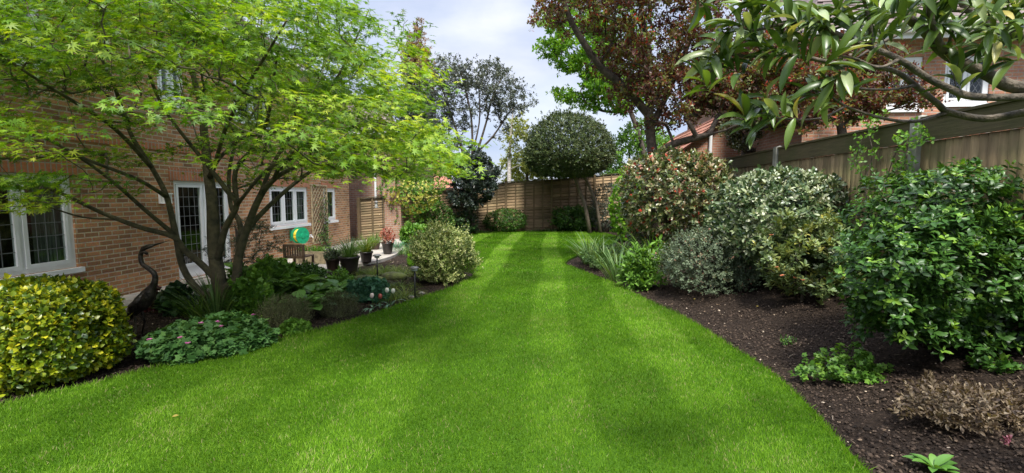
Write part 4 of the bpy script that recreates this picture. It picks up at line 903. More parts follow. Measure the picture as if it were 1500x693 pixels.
# photinia standard
pb = ground_hit(972, 384); pY = pb[1]
def pxblob(u, v, Y, ru, rv, ry): a = at(u, v, Y); s_ = Y/F; return (a[0], a[1], a[2], ru*s_, ry, rv*s_)
cr_c = at(988, 284, pY+.3); s_ = (pY+.3)/F
tph = thing('photinia_tree', 'photinia with red and cream young leaves clipped round on a short trunk', 'shrub', pb)
mb = MB(); tp = at(975, 330, pY); mb.tube([pb-(0, 0, .1), (pb[0]+.02, pb[1], (pb[2]+tp[2])/2), tp, (cr_c[0]-.1, cr_c[1], cr_c[2]-.1)], [.085, .07, .06, .04], 9)
for k_ in range(7):
    q = np.array(cr_c)+np.random.default_rng(k_).normal(0, .45, 3); mb.tube([tp, (tp+q)/2+(0, 0, .05), q], [.035, .02, .008], 6)
mb.build('trunk', M['bark_dark'], tph, True)
shrub('x', 'x', 'x', (cr_c[0], cr_c[1], cr_c[2]-60*s_), (77*s_, 70*s_, 120*s_), LM['photin'], ls=.10, lw=.8, tips=1700, k=8, twig=.07, lump=.07, inner=.3, sup=2.5, seed=24, stems=0, flat_bottom=.5, crownname='crown', parent=tph, stray=.08)
bushpx('white_flowered_shrub', 'small shrub with pale flower clusters below the left side of the photinia', 'shrub', 940, 312, 372, 24, LM['photin'], ls=.07, tips=300, k=6, seed=25, stems=5)
c, r = bush(1142, 250, 436, 100, .9)
shrub('silver_shrub', 'broad domed shrub of silvery green leaves in front of the right fence', 'shrub', (c[0], c[1], c[2]+.25), (r[0], r[1], r[2]-.25), LM['silver'], ls=.082, lw=.9, tips=3400, k=7, twig=.05, lump=.06, lf=3, inner=.25, sup=2.6, seed=26, stems=12, stemr=.03, flat_bottom=.42, upb=.25)
mb = MB()
bushpx('grey_leaved_shrub', 'loose grey-green and bronze shrub in front of the left half of the silver dome', 'shrub', 1030, 334, 442, 62, LM['grey'], ls=.036, lw=1.0, tips=2300, k=8, twig=.08, lump=.2, lf=4, inner=.35, seed=27, stems=18, rough_edge=.25, upb=.9, flat_bottom=.5, stray=.1)
bushpx('grey_leaved_shrub', 'narrow grey-green shrub tucked right of the loose bronze one', 'shrub', 1090, 352, 434, 26, LM['grey'], ls=.036, lw=1.0, tips=800, k=8, twig=.08, lump=.25, lf=4, inner=.35, seed=28, stems=10, rough_edge=.3, upb=.9, flat_bottom=.6, stray=.1)
def openshrub(name, label, u, vt, vb, hw_, mat, nclump, k, ls, lw, seed, tmpl=OVAL, subs=3, crad=.09, stemr=.014, depth=.9, zlow=.25):
    """an open shrub: bare stems, each ending in leafy heads"""
    c, r = bush(u, vt, vb, hw_, depth); t = thing(name, label, 'shrub', c); rg = np.random.default_rng(seed); sk = Skel()
    sk.limb([np.array(c)-(0, 0, .08), np.array(c)+(0.02, 0, .12)], [stemr*1.5, stemr])
    d = nrm(rg.normal(size=(nclump, 3))); q = rg.uniform(.45, 1, nclump)**.6; P = np.array([c[0], c[1], c[2]+r[2]*.5])+d*q[:, None]*np.array([r[0], r[1], r[2]*.5]); P = P[P[:, 2] > c[2]+zlow*r[2]*.5]
    sk.grow(P, rg, seg=3); sk.build(t, M['bark_dark'], .003, .5, 'stem')
    ti = np.repeat(np.arange(len(P)), subs); tips = P[ti]+rg.normal(0, crad*.6, (len(ti), 3)); td = nrm(d[:len(P)][ti]*.5+np.array([0, 0, .9])+rg.normal(0, .3, (len(ti), 3)))
    pos, dd, n, idx = rosettes(rg, tips, td, k, .05, 35, 95); K = len(pos); rn_ = np.clip(.5*rg.random(len(P))[ti][idx]+.5*rg.random(K), 0, .999)
    leaves('foliage', tmpl, pos, dd, n, ls*rg.uniform(.6, 1.2, K), lw, mat, t, rn_); return t, P
t_, P_ = openshrub('rhododendron', 'open rhododendron with salmon buds and yellowing tips before the silver dome', 1172, 303, 464, 62, LM['rhodo'], 135, 9, .085, .8, 29, crad=.11)
rg = np.random.default_rng(8)
for (u, v) in ((1137, 392), (1165, 408), (1176, 411), (1130, 345), (1146, 404)):
    q = on_shrub(*bush(1172, 303, 464, 62, .9), u, v); petal('flower', None, t_, q, .035, 9, LM['orangef'])
# choisya: large lobed glossy shrub
c, r = bush(1385, 262, 560, 172, .75)
tch = thing('choisya', 'big glossy green shrub with white flowers at the right edge under the magnolia', 'shrub', c)
CS = [(1310, 330, 70, 70), (1375, 300, 75, 62), (1450, 305, 90, 70), (1290, 400, 62, 70), (1360, 400, 90, 95), (1450, 410, 95, 95), (1310, 480, 60, 60), (1375, 505, 50, 48), (1440, 480, 85, 62), (1530, 380, 90, 120)]
rg = np.random.default_rng(31); PT = []; ND = []
for (u, v, ru, rv) in CS:
    Yb = c[1]+rg.uniform(-.25, .15)-(.25 if v > 380 else 0); b = pxblob(u, v, Yb, ru, rv, .5); k_ = int(ru*rv*.062); d = nrm(rg.normal(size=(k_, 3))); d = d[(d[:, 1] < .55)]
    q = rg.uniform(.55, 1.04, len(d))**.5; PT.append(np.array(b[:3])+d*q[:, None]*np.array(b[3:])*(1+.12*snoise(d, 4, u))[:, None]); ND.append(d)
PT = np.concatenate(PT); ND = np.concatenate(ND); k_ = PT[:, 2] > .12+c[2]; PT = PT[k_]; ND = ND[k_]
td = nrm(ND*.8+np.array([0, 0, .8])+rg.normal(0, .3, PT.shape)); pos, d, n, idx = rosettes(rg, PT, td, 9, .07, 40, 98); K = len(pos)
fresh = (rg.random(len(PT)) < .22)
rn_ = np.where(fresh[idx] & ((np.arange(K) % 9) < 5), rg.uniform(.82, 1, K), rg.uniform(0, .78, K))
leaves('foliage', OVAL, pos, d, n, np.where((np.arange(K) % 9) < 3, .045, .075)*rg.uniform(.75, 1.2, K), .85, LM['choisya'], tch, rn_)
mb = MB()
for i in range(26):
    q = PT[rg.integers(len(PT))]; b = np.array([c[0]+rg.uniform(-.3, .5), c[1]+rg.uniform(-.1, .3), c[2]-.05]); mb.tube([b, b*.5+q*.5+rg.normal(0, .08, 3), b+(q-b)*.96], [.016, .011, .004], 6)
mb.build('stem', M['bark_dark'], tch, True)
for (u, v) in ((1358, 287), (1378, 284), (1396, 282), (1410, 281), (1328, 342), (1384, 283), (1440, 374)):
    q = on_shrub(c, r, u, v, .97); petal('flower', None, tch, q, .03, 10, LM['whitef'])
bushpx('choisya_sprig', 'low sprig of glossy leaves on the soil in front of the big glossy shrub', 'shrub', 1450, 522, 560, 30, LM['choisya'], ls=.06, tips=34, k=8, seed=33, stems=4, lump=.4, upb=1)
bushpx('aquilegia', 'bright green low aquilegia alone on the bare soil of the right bed', 'perennial', 1248, 508, 570, 58, LM['lime'], tmpl=GERAN, ls=.036, tips=200, k=5, lump=.4, lf=3, seed=34, stems=8, stemr=.003, upb=1.6, depth=.5, flat_bottom=.2, sup=2, amin=50, amax=95)
bushpx('seedling', 'tiny green seedling on the soil left of the aquilegia', 'perennial', 1153, 493, 512, 13, LM['mid'], ls=.03, tips=22, k=5, seed=35, stems=3, stemr=.003, upb=1.2)
bushpx('bronze_spiraea', 'low bronze and buff leaved shrub at the bottom right', 'shrub', 1422, 568, 648, 82, LM['brown'], tmpl=OVAL, ls=.04, lw=.75, tips=520, k=8, lump=.35, lf=4, seed=36, stems=16, stemr=.005, depth=.55, flat_bottom=.3, rough_edge=.3, inner=.3)
p = ground_hit(1368, 690); broad('foxglove_rosette', 'flat rosette of long pale green leaves at the bottom right edge', 'perennial', p, 12, .135, .95, .03, LM['hosta'], 37, .02, tilt=.8)
bushpx('pink_seedling', 'tiny plant with pink leaves on the soil beside the bronze shrub', 'perennial', 1474, 640, 662, 9, LM['dullpink'], ls=.026, tips=12, k=6, seed=38, stems=2, stemr=.003, upb=1.2)
# climber on the fence
vc = thing('climbing_rose', 'thin pale green climber growing up the grey concrete post of the right fence', 'climber', (FX-.15, 6.0, .4)); mb = MB(); PV = []
for (path) in ([(1275, 330), (1268, 270), (1278, 225), (1270, 180), (1290, 172)], [(1290, 330), (1300, 260), (1318, 215), (1345, 208), (1352, 182)], [(1268, 270), (1255, 235), (1262, 205)], [(1300, 260), (1325, 240), (1330, 200)]):
    L_ = [hw(u, v, FX-.14-.05*i % .1) for i, (u, v) in enumerate(path)]; Q_ = catmull(L_, 6); mb.tube(Q_, np.linspace(.007, .002, len(Q_)), 5); PV += [q for q in Q_[3:]]
mb.build('stem', M['bark_dark'], vc, True); PV = np.array(PV); rg = np.random.default_rng(40); pv = np.repeat(PV, 2, 0)+rg.normal(0, .05, (len(PV)*2, 3)); pv[:, 0] = np.minimum(pv[:, 0], FX-.06)
pos, d, n, idx = rosettes(rg, pv, np.tile([-.6, -.3, .4], (len(pv), 1))+rg.normal(0, .3, (len(pv), 3)), 4, .04); leaves('foliage', OVAL, pos, d, n, .05, 1.0, LM['lime'], vc, None)

# ================================================================== TREES
def path(pts): return [at(*p) for p in pts]
# Japanese maple
rg = np.random.default_rng(77); MBASE = gp(325, 458, -.03)
mt = thing('japanese_maple', 'multi-stemmed maple with layered fresh green leaves spreading in front of the brick house', 'tree', MBASE)
sk = Skel(); b0 = MBASE[1]
def mlimb(pts, r0, r1, root=False):
    P = catmull([at(u, v, b0+dy) for (u, v, dy) in pts], 4); par = -1 if root else sk.nearest(P[0]); P = P if root else P[1:]
    sk.limb(P, np.linspace(r0, r1, len(P)), par)
mlimb([(326, 466, 0), (324, 430, 0), (318, 395, 0), (313, 350, .05), (311, 300, .1), (305, 250, .15), (300, 205, .2), (296, 165, .3), (283, 111, .3), (262, 70, .2), (250, 10, .1)], 0.117, 0.014, True)
mlimb([(322, 425, 0), (345, 412, 0), (349, 380, 0), (362, 335, -.05), (380, 290, -.1), (402, 262, -.2), (432, 245, -.3), (480, 226, -.4), (530, 222, -.5)], 0.074, 0.010)
mlimb([(320, 412, 0), (296, 388, -.1), (270, 366, -.2), (254, 347, -.3), (205, 333, -.6), (150, 312, -.9), (91, 284, -1.3), (30, 262, -1.7), (-40, 250, -2)], 0.051, 0.010)
mlimb([(322, 440, -.1), (290, 424, -.1), (268, 392, -.15), (258, 346, -.25), (244, 288, -.35), (222, 245, -.5), (192, 197, -.7), (167, 125, -.9), (140, 70, -1.1), (110, 20, -1.3)], 0.055, 0.010)
mlimb([(318, 385, 0), (330, 335, -.1), (347, 300, -.2), (333, 280, -.3), (315, 256, -.4), (290, 225, -.5), (262, 190, -.7), (235, 150, -.9), (215, 100, -1.2)], 0.047, 0.011)
mlimb([(347, 300, -.2), (345, 250, -.2), (372, 215, -.3), (392, 175, -.5), (400, 120, -.8), (410, 60, -1.1)], 0.035, 0.010)
mlimb([(349, 380, 0), (352, 330, .2), (338, 300, .4), (336, 250, .6), (350, 200, .8), (380, 150, 1), (400, 100, 1.1)], 0.043, 0.010)
mlimb([(362, 335, -.05), (396, 300, .3), (430, 270, .6), (470, 240, .9), (520, 200, 1.2), (560, 190, 1.4)], 0.039, 0.010)
mlimb([(396, 262, -.2), (440, 215, -.6), (480, 200, -.9), (540, 180, -1.1), (600, 190, -1.2)], 0.027, 0.008)
mlimb([(380, 290, -.1), (400, 240, 0), (440, 180, .1), (490, 120, .2), (520, 60, .2), (540, 15, .1)], 0.031, 0.008)
mlimb([(258, 346, -.25), (215, 310, -.6), (160, 262, -1.0), (100, 220, -1.5), (40, 190, -2)], 0.031, 0.008)
mlimb([(244, 288, -.35), (200, 262, -.9), (130, 235, -1.4), (70, 205, -1.8), (10, 180, -2)], 0.027, 0.008)
mlimb([(205, 333, -.6), (170, 322, -.7), (120, 318, -1), (60, 300, -1.4), (10, 290, -1.8)], 0.016, 0.006)
mlimb([(222, 245, -.5), (170, 190, -1.3), (110, 150, -1.9), (60, 120, -2.4), (0, 80, -2.7)], 0.027, 0.008)
mlimb([(311, 256, .1), (330, 190, -.6), (360, 130, -1.4), (390, 80, -2.0), (420, 30, -2.4)], 0.027, 0.008)
mlimb([(347, 300, -.2), (390, 250, -.8), (440, 230, -1.4), (500, 240, -1.9)], 0.023, 0.008)
# leaf pads: sampled through an umbrella dome round the stems
CAN = [(-120,-120),(560,-90),(470,-12),(556,8),(572,45),(598,80),(612,140),(625,175),(648,212),(664,240),(640,256),(606,264),(560,262),(535,252),(500,246),(455,262),(420,258),(395,278),(360,262),(300,250),(262,262),(215,262),(180,245),(150,262),(120,292),(70,305),(20,300),(-120,330)]
CAN = np.array(CAN, float)
def dome_ok(p):
    h = np.linalg.norm(p[:2]-MBASE[:2]); top = 4.95-.135*h*h; low = 1.6
    return p[0] > WX+.3 and h < 4.6 and p[2] < top and p[2] > low
pads = []; tries = 0
while len(pads) < 400 and tries < 60000:
    tries += 1; u = rg.uniform(-120, 665); v = rg.uniform(-120, 320)
    if not inpoly(np.array([[u, v]]), CAN)[0]: continue
    if v > 150 and u < 450 and rg.random() < .48: continue
    if 250 < v and rg.random() < .35: continue
    if (150 < u < 300 and 215 < v): 
        if rg.random() < .5: continue
    if 225 < u < 262 and 70 < v < 140 and rg.random() < .7: continue
    Yv = rg.uniform(2.9, 9.6); p = at(u, v, Yv)
    if not dome_ok(p): continue
    if Yv < 4.2 and rg.random() < .5: continue
    if v > 70 and 120 < u < 430 and Yv < b0-.2 and rg.random() < .6: continue
    if u < 240 and 120 < v < 250 and rg.random() < .35: continue
    if pads and np.min(np.linalg.norm(np.array(pads)-p, axis=1)) < .26: continue
    pads.append(p)
pads = np.array(pads); print('maple pads', len(pads), tries)
np_ = len(pads); subt = []; 
for p in pads:
    for k_ in range(5): a = rg.uniform(0, 2*PI); q = rg.uniform(.15, .48); subt.append(p+np.array([math.cos(a)*q, math.sin(a)*q, rg.normal(0, .04)-.1*q]))
subt = np.array(subt); sk.grow(subt, rg, seg=4, wob=.12, sag=-.03); sk.build(mt, M['bark_maple'], .0024, .5, minn=4)
LV = 24
ti = np.repeat(np.arange(len(subt)), LV); off = rg.normal(0, 1, (len(ti), 3))*np.array([.13, .13, .028]); outw = subt[ti]-np.array([MBASE[0], MBASE[1], 0]); outw[:, 2] = 0; outw = nrm(outw)
pos = subt[ti]+off; pos[:, 2] -= .25*(off*outw).sum(1)
a = rg.uniform(0, 2*PI, len(ti)); d = np.column_stack([np.cos(a), np.sin(a), rg.uniform(-.5, .15, len(ti))])+outw*.9
n = np.tile([0, 0, 1.], (len(ti), 1))+rg.normal(0, .38, (len(ti), 3))+outw*.45
rn_ = np.clip(-.05+.55*rg.random(np_)[np.repeat(np.repeat(np.arange(np_), 5), LV)]+.55*rg.random(len(ti)), 0, .999)
inside = pos[:, 0] > WX+.12
leaves('crown', MAPLE, pos[inside], d[inside], n[inside], .058*rg.uniform(.65, 1.25, inside.sum()), 1.0, LM['maple'], mt, rn_[inside])

# Magnolia reaching in from the right
MG = (3.05, 2.35, hgt(3.05, 2.35)); mg = thing('magnolia', 'magnolia with thick brown boughs and long leathery leaves reaching in from the right', 'tree', MG); sk = Skel(); z0 = .0
def z2(zx, zy, Y): return (900+zx/2.475, zy/2.475, Y)
def glimb(pts, r0, r1, root=False):
    P = catmull([p if len(p) == 3 and root else at(*p) for p in pts], 4) if not root else catmull(pts, 4); par = -1 if root else sk.nearest(P[0]); sk.limb(P if root else P[1:], np.linspace(r0, r1, len(P) if root else len(P)-1), par)
J = at(1520, 130, 2.3); 
glimb([(MG[0], MG[1], MG[2]-.1), (3.02, 2.33, .9), (2.85, 2.3, 1.6), (2.62, 2.28, 2.0), tuple(J)], .10, .05, True)
glimb([(1520, 130, 2.3), z2(1430, 310, 2.3), z2(1350, 270, 2.28), z2(1200, 195, 2.25), z2(1130, 120, 2.2), z2(1060, 60, 2.15), z2(1010, -20, 2.1)], 0.0295, 0.0144)
glimb([(1520, 133, 2.3), z2(1485, 350, 2.3), z2(1300, 350, 2.2), z2(1210, 320, 2.15), z2(1130, 280, 2.1), z2(1030, 215, 2.05), z2(930, 172, 2.0), z2(820, 130, 1.95), z2(720, 70, 1.95), z2(640, 25, 1.9), z2(560, -10, 1.9)], 0.0180, 0.0064)
glimb([(1524, 160, 2.35), z2(1485, 408, 2.4), z2(1340, 430, 2.45), z2(1210, 405, 2.45), z2(1170, 375, 2.4), z2(1090, 310, 2.35), z2(1000, 252, 2.3), z2(830, 235, 2.2), z2(640, 200, 2.1), z2(480, 205, 2.0), z2(400, 190, 2.0)], 0.0197, 0.0048)
glimb([z2(1210, 405, 2.45), z2(1100, 440, 2.4), z2(980, 430, 2.3), z2(840, 385, 2.2), z2(760, 330, 2.1)], 0.0098, 0.0040)
glimb([(1530, 60, 2.4), z2(1485, 130, 2.4), z2(1380, 100, 2.4), z2(1280, 30, 2.4), z2(1250, -20, 2.4)], 0.0262, 0.0160)
glimb([z2(1200, 195, 2.25), z2(1185, 170, 2.2), z2(1150, 80, 2.1), z2(1140, -20, 2.05)], 0.0148, 0.0112)
glimb([z2(1300, 40, 2.4), z2(1200, 40, 2.4), z2(1080, 100, 2.4), z2(960, 160, 2.35), z2(880, 210, 2.3)], 0.0115, 0.0048)
glimb([z2(930, 172, 2.0), z2(925, 80, 1.95), z2(900, -10, 1.95)], 0.0082, 0.0056)
glimb([z2(1030, 215, 2.05), z2(960, 245, 1.95), z2(880, 215, 1.9), z2(800, 200, 1.9)], 0.0066, 0.0032)
glimb([z2(1090, 310, 2.35), z2(1000, 325, 2.2), z2(880, 320, 2.1), z2(790, 300, 2.0)], 0.0066, 0.0032)
glimb([z2(840, 385, 2.2), z2(740, 430, 2.1), z2(600, 430, 2.05), z2(500, 400, 2.0)], 0.0049, 0.0024)
glimb([z2(720, 70, 1.95), z2(600, 90, 1.9), z2(500, 110, 1.9), z2(440, 90, 1.9)], 0.0066, 0.0032)
glimb([z2(1200, 195, 2.25), z2(1240, 80, 2.2), z2(1290, 20, 2.15)], 0.0066, 0.0032)
RO = [(640,20,1.9),(560,20,1.85),(600,60,1.8),(440,85,1.9),(400,120,1.95),(350,215,2.0),(310,270,2.0),(390,240,2.0),(740,320,1.95),(790,300,1.9),(700,340,2.0),(530,390,2.0),(470,420,2.0),(560,420,1.95),(720,60,1.9),(800,30,1.95),(860,70,2.0),(960,40,2.05),(1000,0,2.0),(1100,20,2.05),(1140,80,2.1),(1240,120,2.2),(1350,130,2.1),(1330,180,2.15),(1420,225,2.2),(1370,50,2.2),(1450,40,2.2),(520,170,1.95),(560,210,1.95),(480,30,1.9),(900,10,1.95),(820,190,1.9),(680,120,1.9),(330,30,2.0),(760,110,1.95),(1230,260,2.2),(1180,20,2.1),(500,70,2.0),(430,180,2.05),(1290,20,2.1),(1070,60,2.2),(960,110,2.1),(1160,130,2.25),(1260,70,2.2),(1400,150,2.3),(1330,60,2.2),(1470,100,2.3),(1430,0,2.2),(1200,0,2.1),(880,150,2.0),(600,150,1.95),(660,180,2.0)]
tips = np.array([at(*z2(*q)) for q in RO]); rg = np.random.default_rng(91); sk.grow(tips, rng=rg, seg=3, wob=.05); sk.build(mg, M['bark_mag'], .0022, .5)
td = np.column_stack([rg.normal(-.6, .4, len(tips)), rg.normal(-.1, .5, len(tips)), rg.normal(.1, .5, len(tips))])
pos, d, n, idx = rosettes(rg, tips, td, 13, .10, 22, 85); n = n*.5+np.array([0, -.5, .8]); K = len(pos); keep = rg.random(K) < .8
sz = .138*rg.uniform(.6, 1.15, K)
leaves('crown', LONG, pos[keep], d[keep], n[keep], sz[keep], .52, LM['magn'], mg, rg.random(keep.sum()), smooth_=True)

# purple-leaved tree behind the photinia
Yp = 11.2; pbx = at(957, 300, Yp)[0]; zb = hgt(pbx, Yp)
def Q(u, v, dy=0): return at(u, v, Yp+dy)
tree('purple_plum_tree', 'large purple-bronze leaved tree rising behind the photinia', 'tree', (pbx, Yp, zb),
     [([(pbx, Yp, zb-.1), Q(957, 300), Q(957, 240), Q(953, 200), Q(950, 160)], .13, .11), ([Q(950, 168), Q(915, 128, -.1), Q(880, 98, -.2), Q(850, 55, -.4), Q(832, 20, -.5), Q(812, -40, -.6)], .10, .05), ([Q(953, 190), Q(985, 120, .2), Q(1010, 60, .3), Q(1030, -10, .4)], .08, .04),
      ([Q(950, 160), Q(952, 90, .3), Q(940, 20, .6), Q(930, -50, .8)], .08, .04), ([Q(955, 232), Q(985, 212, -.4), Q(1035, 198, -.9), Q(1065, 190, -1.2)], .03, .012)],
     [pxblob(845, 0, Yp-.6, 78, 45, 1.2), pxblob(905, -20, Yp-.6, 110, 60, 1.4), pxblob(905, 72, Yp-.3, 48, 38, 1.1), pxblob(965, 60, Yp, 85, 75, 1.6), pxblob(1055, 60, Yp, 75, 80, 1.4), pxblob(1000, 140, Yp-.4, 85, 50, 1.3), pxblob(1080, 130, Yp-.5, 70, 55, 1.2), pxblob(925, 130, Yp+.3, 30, 38, .9), pxblob(1150, 120, Yp-.5, 60, 60, 1), pxblob(1200, 110, Yp-.5, 60, 50, 1), pxblob(1180, 165, Yp-2, 60, 30, .6), pxblob(1020, -60, Yp, 150, 50, 1.5), pxblob(1040, 110, Yp, 90, 60, 1.2), pxblob(1110, 90, Yp+.4, 60, 60, 1)],
     LM['purple'], M['bark_dark'], nt=880, sub=12, subr=.28, k=6, ls=.08, lw=.95, twig=.09, tmpl=DIAM, rt=.006, seed=44, shell=.2)
# small purple shrub in front of the neighbour house, over the fence
# spring-green tree behind it
def bgtree(name, lab, cat, u, Yt, trunk_px, blobs, mat, bark, **kw):
    bx = at(u, 300, Yt)[0]; tr = [(bx, Yt, -.1)]+[at(a, b, Yt) for (a, b) in trunk_px]
    return tree(name, lab, cat, (bx, Yt, 0), [(tr, kw.pop('r0', .15), kw.pop('r1', .04))]+kw.pop('limbs', []), blobs, mat, bark, **kw)
bgtree('spring_green_tree', 'bright spring-green tree showing to the left behind the purple tree', 'tree', 945, 26.5, [(945, 240), (930, 180), (905, 120), (880, 60)],
       [pxblob(850, 60, 26.5, 52, 42, 2.2), pxblob(868, 118, 26.5, 46, 40, 2.1), pxblob(905, 95, 27, 50, 60, 2.2), pxblob(818, 45, 26.5, 25, 35, 1.2), pxblob(890, 10, 27, 60, 50, 2.1), pxblob(832, 132, 26.5, 22, 18, 1.1), pxblob(905, 150, 27, 28, 20, 1.2), pxblob(795, 70, 26.5, 12, 14, .8)], LM['bright'], M['bark_dark'], nt=300, sub=12, subr=.6, k=6, ls=.19, seed=45, rt=.012)
# open-crowned evergreen tree at the back
Yo = 20.3
def O(u, v, dy=0): return at(u, v, Yo+dy)
ob = (O(692, 300)[0], Yo, hgt(O(692, 300)[0], Yo))
tree('open_evergreen_tree', 'dark open-crowned evergreen with several bare fanning stems at the back left', 'tree', ob,
     [([ob, O(690, 318), O(689, 285), O(690, 255)], .14, .11), ([O(690, 262), O(680, 230), O(668, 190), O(655, 150), O(640, 110)], .07, .03), ([O(690, 256), O(692, 215), O(690, 170), O(680, 125), O(672, 95)], .06, .025), ([O(690, 256), O(700, 220), O(712, 180), O(722, 140), O(735, 115)], .06, .025),
      ([O(700, 222), O(722, 200), O(742, 170), O(758, 150)], .05, .02), ([O(692, 225), O(702, 180), O(702, 140), O(700, 110)], .04, .02)],
     [pxblob(655, 112, Yo, 34, 34, 1.2), pxblob(690, 106, Yo, 36, 22, 1.1), pxblob(728, 125, Yo, 32, 26, 1.1), pxblob(756, 142, Yo, 28, 26, .9), pxblob(645, 150, Yo, 26, 36, 1), pxblob(700, 132, Yo, 24, 18, .7), pxblob(665, 180, Yo, 20, 22, .7), pxblob(748, 165, Yo, 22, 16, .6), pxblob(722, 152, Yo, 16, 12, .6), pxblob(640, 190, Yo, 18, 26, .7), pxblob(720, 100, Yo, 26, 14, .7), pxblob(680, 150, Yo, 20, 14, .5), pxblob(705, 165, Yo, 16, 12, .5), pxblob(668, 212, Yo, 14, 14, .5), pxblob(735, 190, Yo, 12, 10, .4), pxblob(690, 185, Yo, 14, 10, .4)],
     LM['olive'], M['bark_dark'], nt=420, sub=8, subr=.32, k=6, ls=.085, rt=.006, seed=46, shell=.15)
tree('holly_tree', 'dense blackish-green holly below the open-crowned evergreen', 'tree', (ob[0]-.25, Yo-.5, ob[2]), [([(ob[0]-.25, Yo-.5, ob[2]-.1), O(688, 300, -.5), O(690, 262, -.5)], .08, .04)],
     [pxblob(690, 255, Yo-.5, 33, 30, .9), pxblob(683, 290, Yo-.5, 24, 22, .8), pxblob(702, 275, Yo-.5, 26, 24, .8), pxblob(668, 245, Yo-.5, 16, 22, .5), pxblob(715, 252, Yo-.5, 16, 22, .6), pxblob(690, 232, Yo-.4, 22, 18, .6)], LM['olived'], M['bark_dark'], nt=190, sub=13, subr=.28, k=7, ls=.11, rt=.008, seed=47)
# round-headed tree with two leaning stems
Yr = 21.2
def R_(u, v, dy=0): return at(u, v, Yr+dy)
rb = (R_(864, 320)[0], Yr-.2, hgt(R_(864, 320)[0], Yr-.2))
M['bark_round'] = plain('brown_grey_bark', (.15, .12, .085), .9, var=.3, scale=10, bump=.4, col2=(.09, .07, .05))
rt_ = thing('round_headed_tree', 'clipped mushroom-headed evergreen on two leaning stems before the far fence', 'tree', rb); mb = MB()
mb.tube([rb, R_(857, 300), R_(846, 270), R_(838, 248), R_(830, 225)], [.10, .085, .08, .07, .04], 9); rb2 = (R_(880, 320)[0], Yr-.1, rb[2]); mb.tube([rb2, R_(874, 300, .1), R_(862, 270, .1), R_(850, 248, .1), R_(845, 225, .1)], [.08, .07, .065, .06, .03], 9)
for k_ in range(12):
    rq = np.random.default_rng(k_); a = R_(836+rq.uniform(-4, 12), 250); b = R_(832+rq.uniform(-50, 50), 225+rq.uniform(-35, 20), rq.uniform(-1, 1)); mb.tube([a, (a+b)/2+(0, 0, .1), b], [.05, .035, .012], 6)
mb.build('trunk', M['bark_round'], rt_, True)
bb = pxblob(833, 214, Yr, 66, 46, 1.7); shrub('x', 'x', 'x', (bb[0], bb[1], bb[2]-bb[5]), (bb[3], bb[4], bb[5]*2), LM['ballg'], ls=.085, lw=.9, tips=7000, k=8, twig=.1, lump=.05, lf=4, inner=.3, sup=2.2, seed=48, stems=0, flat_bottom=.38, parent=rt_, crownname='crown', stray=.1)
# birch and its neighbours beyond the fence
Yb = 29
tree('silver_birch', 'slender birch with a white trunk and yellow-green leaves beyond the far fence', 'tree', (at(746, 280, Yb)[0], Yb, 0), [([(at(746, 280, Yb)[0], Yb, -.1), at(746, 250, Yb), at(747, 215, Yb), at(750, 180, Yb), at(752, 150, Yb)], .15, .03)],
     [pxblob(755, 205, Yb+.4, 24, 36, 1.2), pxblob(772, 225, Yb+.4, 20, 30, 1.0), pxblob(762, 180, Yb, 14, 20, .8)], LM['birchl'], M['bark_birch'], nt=80, sub=8, subr=.4, k=5, ls=.14, rt=.006, seed=49, shell=.1)
bgtree('yellow_conifer', 'yellow-green conifer beside the birch trunk beyond the far fence', 'tree', 772, 31, [(772, 250), (772, 215)], [pxblob(765, 248, 31, 34, 26, 1.5), pxblob(790, 235, 31, 24, 30, 1.3)], LM['birchl'], M['bark_dark'], nt=90, sub=10, subr=.5, k=6, ls=.16, seed=50)
bgtree('tall_budding_tree', 'tall thin tree with sparse pinkish-brown young shoots far beyond the fence', 'tree', 612, 27, [(612, 220), (612, 150), (610, 90), (611, 25)],
       [pxblob(612, 70, 27, 14, 42, .8), pxblob(622, 110, 27, 20, 40, 1), pxblob(600, 100, 27, 12, 34, .7)], LM['budbrown'], M['bark_dark'], nt=190, sub=9, subr=.25, k=5, ls=.13, seed=51, rt=.006, upb=2, upk=.3, shell=.1, r0=.1, r1=.015, limbs=[([at(612, 120, 27), at(616, 70, 27), at(618, 30, 27)], .04, .015), ([at(611, 150, 27), at(603, 100, 27), at(600, 60, 27)], .04, .015)])
bgtree('dark_conifer', 'dark evergreen mass behind the maple canopy beyond the side fence', 'tree', 615, 25, [(615, 240), (615, 160)], [pxblob(612, 175, 25, 26, 50, 1.3), pxblob(628, 210, 25, 22, 45, 1.2), pxblob(598, 225, 25, 25, 40, 1.2), pxblob(625, 150, 25, 16, 40, .9), pxblob(606, 130, 25, 22, 34, 1.1), pxblob(588, 180, 25, 22, 40, 1.1), pxblob(640, 235, 25, 16, 24, .8)], LM['olived'], M['bark_dark'], nt=300, sub=9, subr=.4, k=6, ls=.13, seed=52)
bgtree('pale_green_tree', 'pale green leafy tree beyond the right end of the far fence', 'tree', 922, 28, [(922, 250), (922, 215)], [pxblob(918, 228, 28, 34, 36, 1.8), pxblob(938, 200, 28, 26, 30, 1.5), pxblob(905, 255, 28, 26, 22, 1.5), pxblob(965, 225, 28, 26, 32, 1.5)], LM['lime'], M['bark_dark'], nt=130, sub=10, subr=.5, k=6, ls=.15, seed=53)
bgtree('hedge_tree', 'dark leafy tree against the orange brick outbuilding past the photinia', 'tree', 1090, 13.6, [(1090, 250), (1090, 200)], [pxblob(1105, 195, 13.6, 45, 26, .8), pxblob(1150, 180, 13.6, 45, 24, .8)], LM['ball'], M['bark_dark'], nt=130, sub=9, subr=.25, k=6, ls=.08, seed=54)
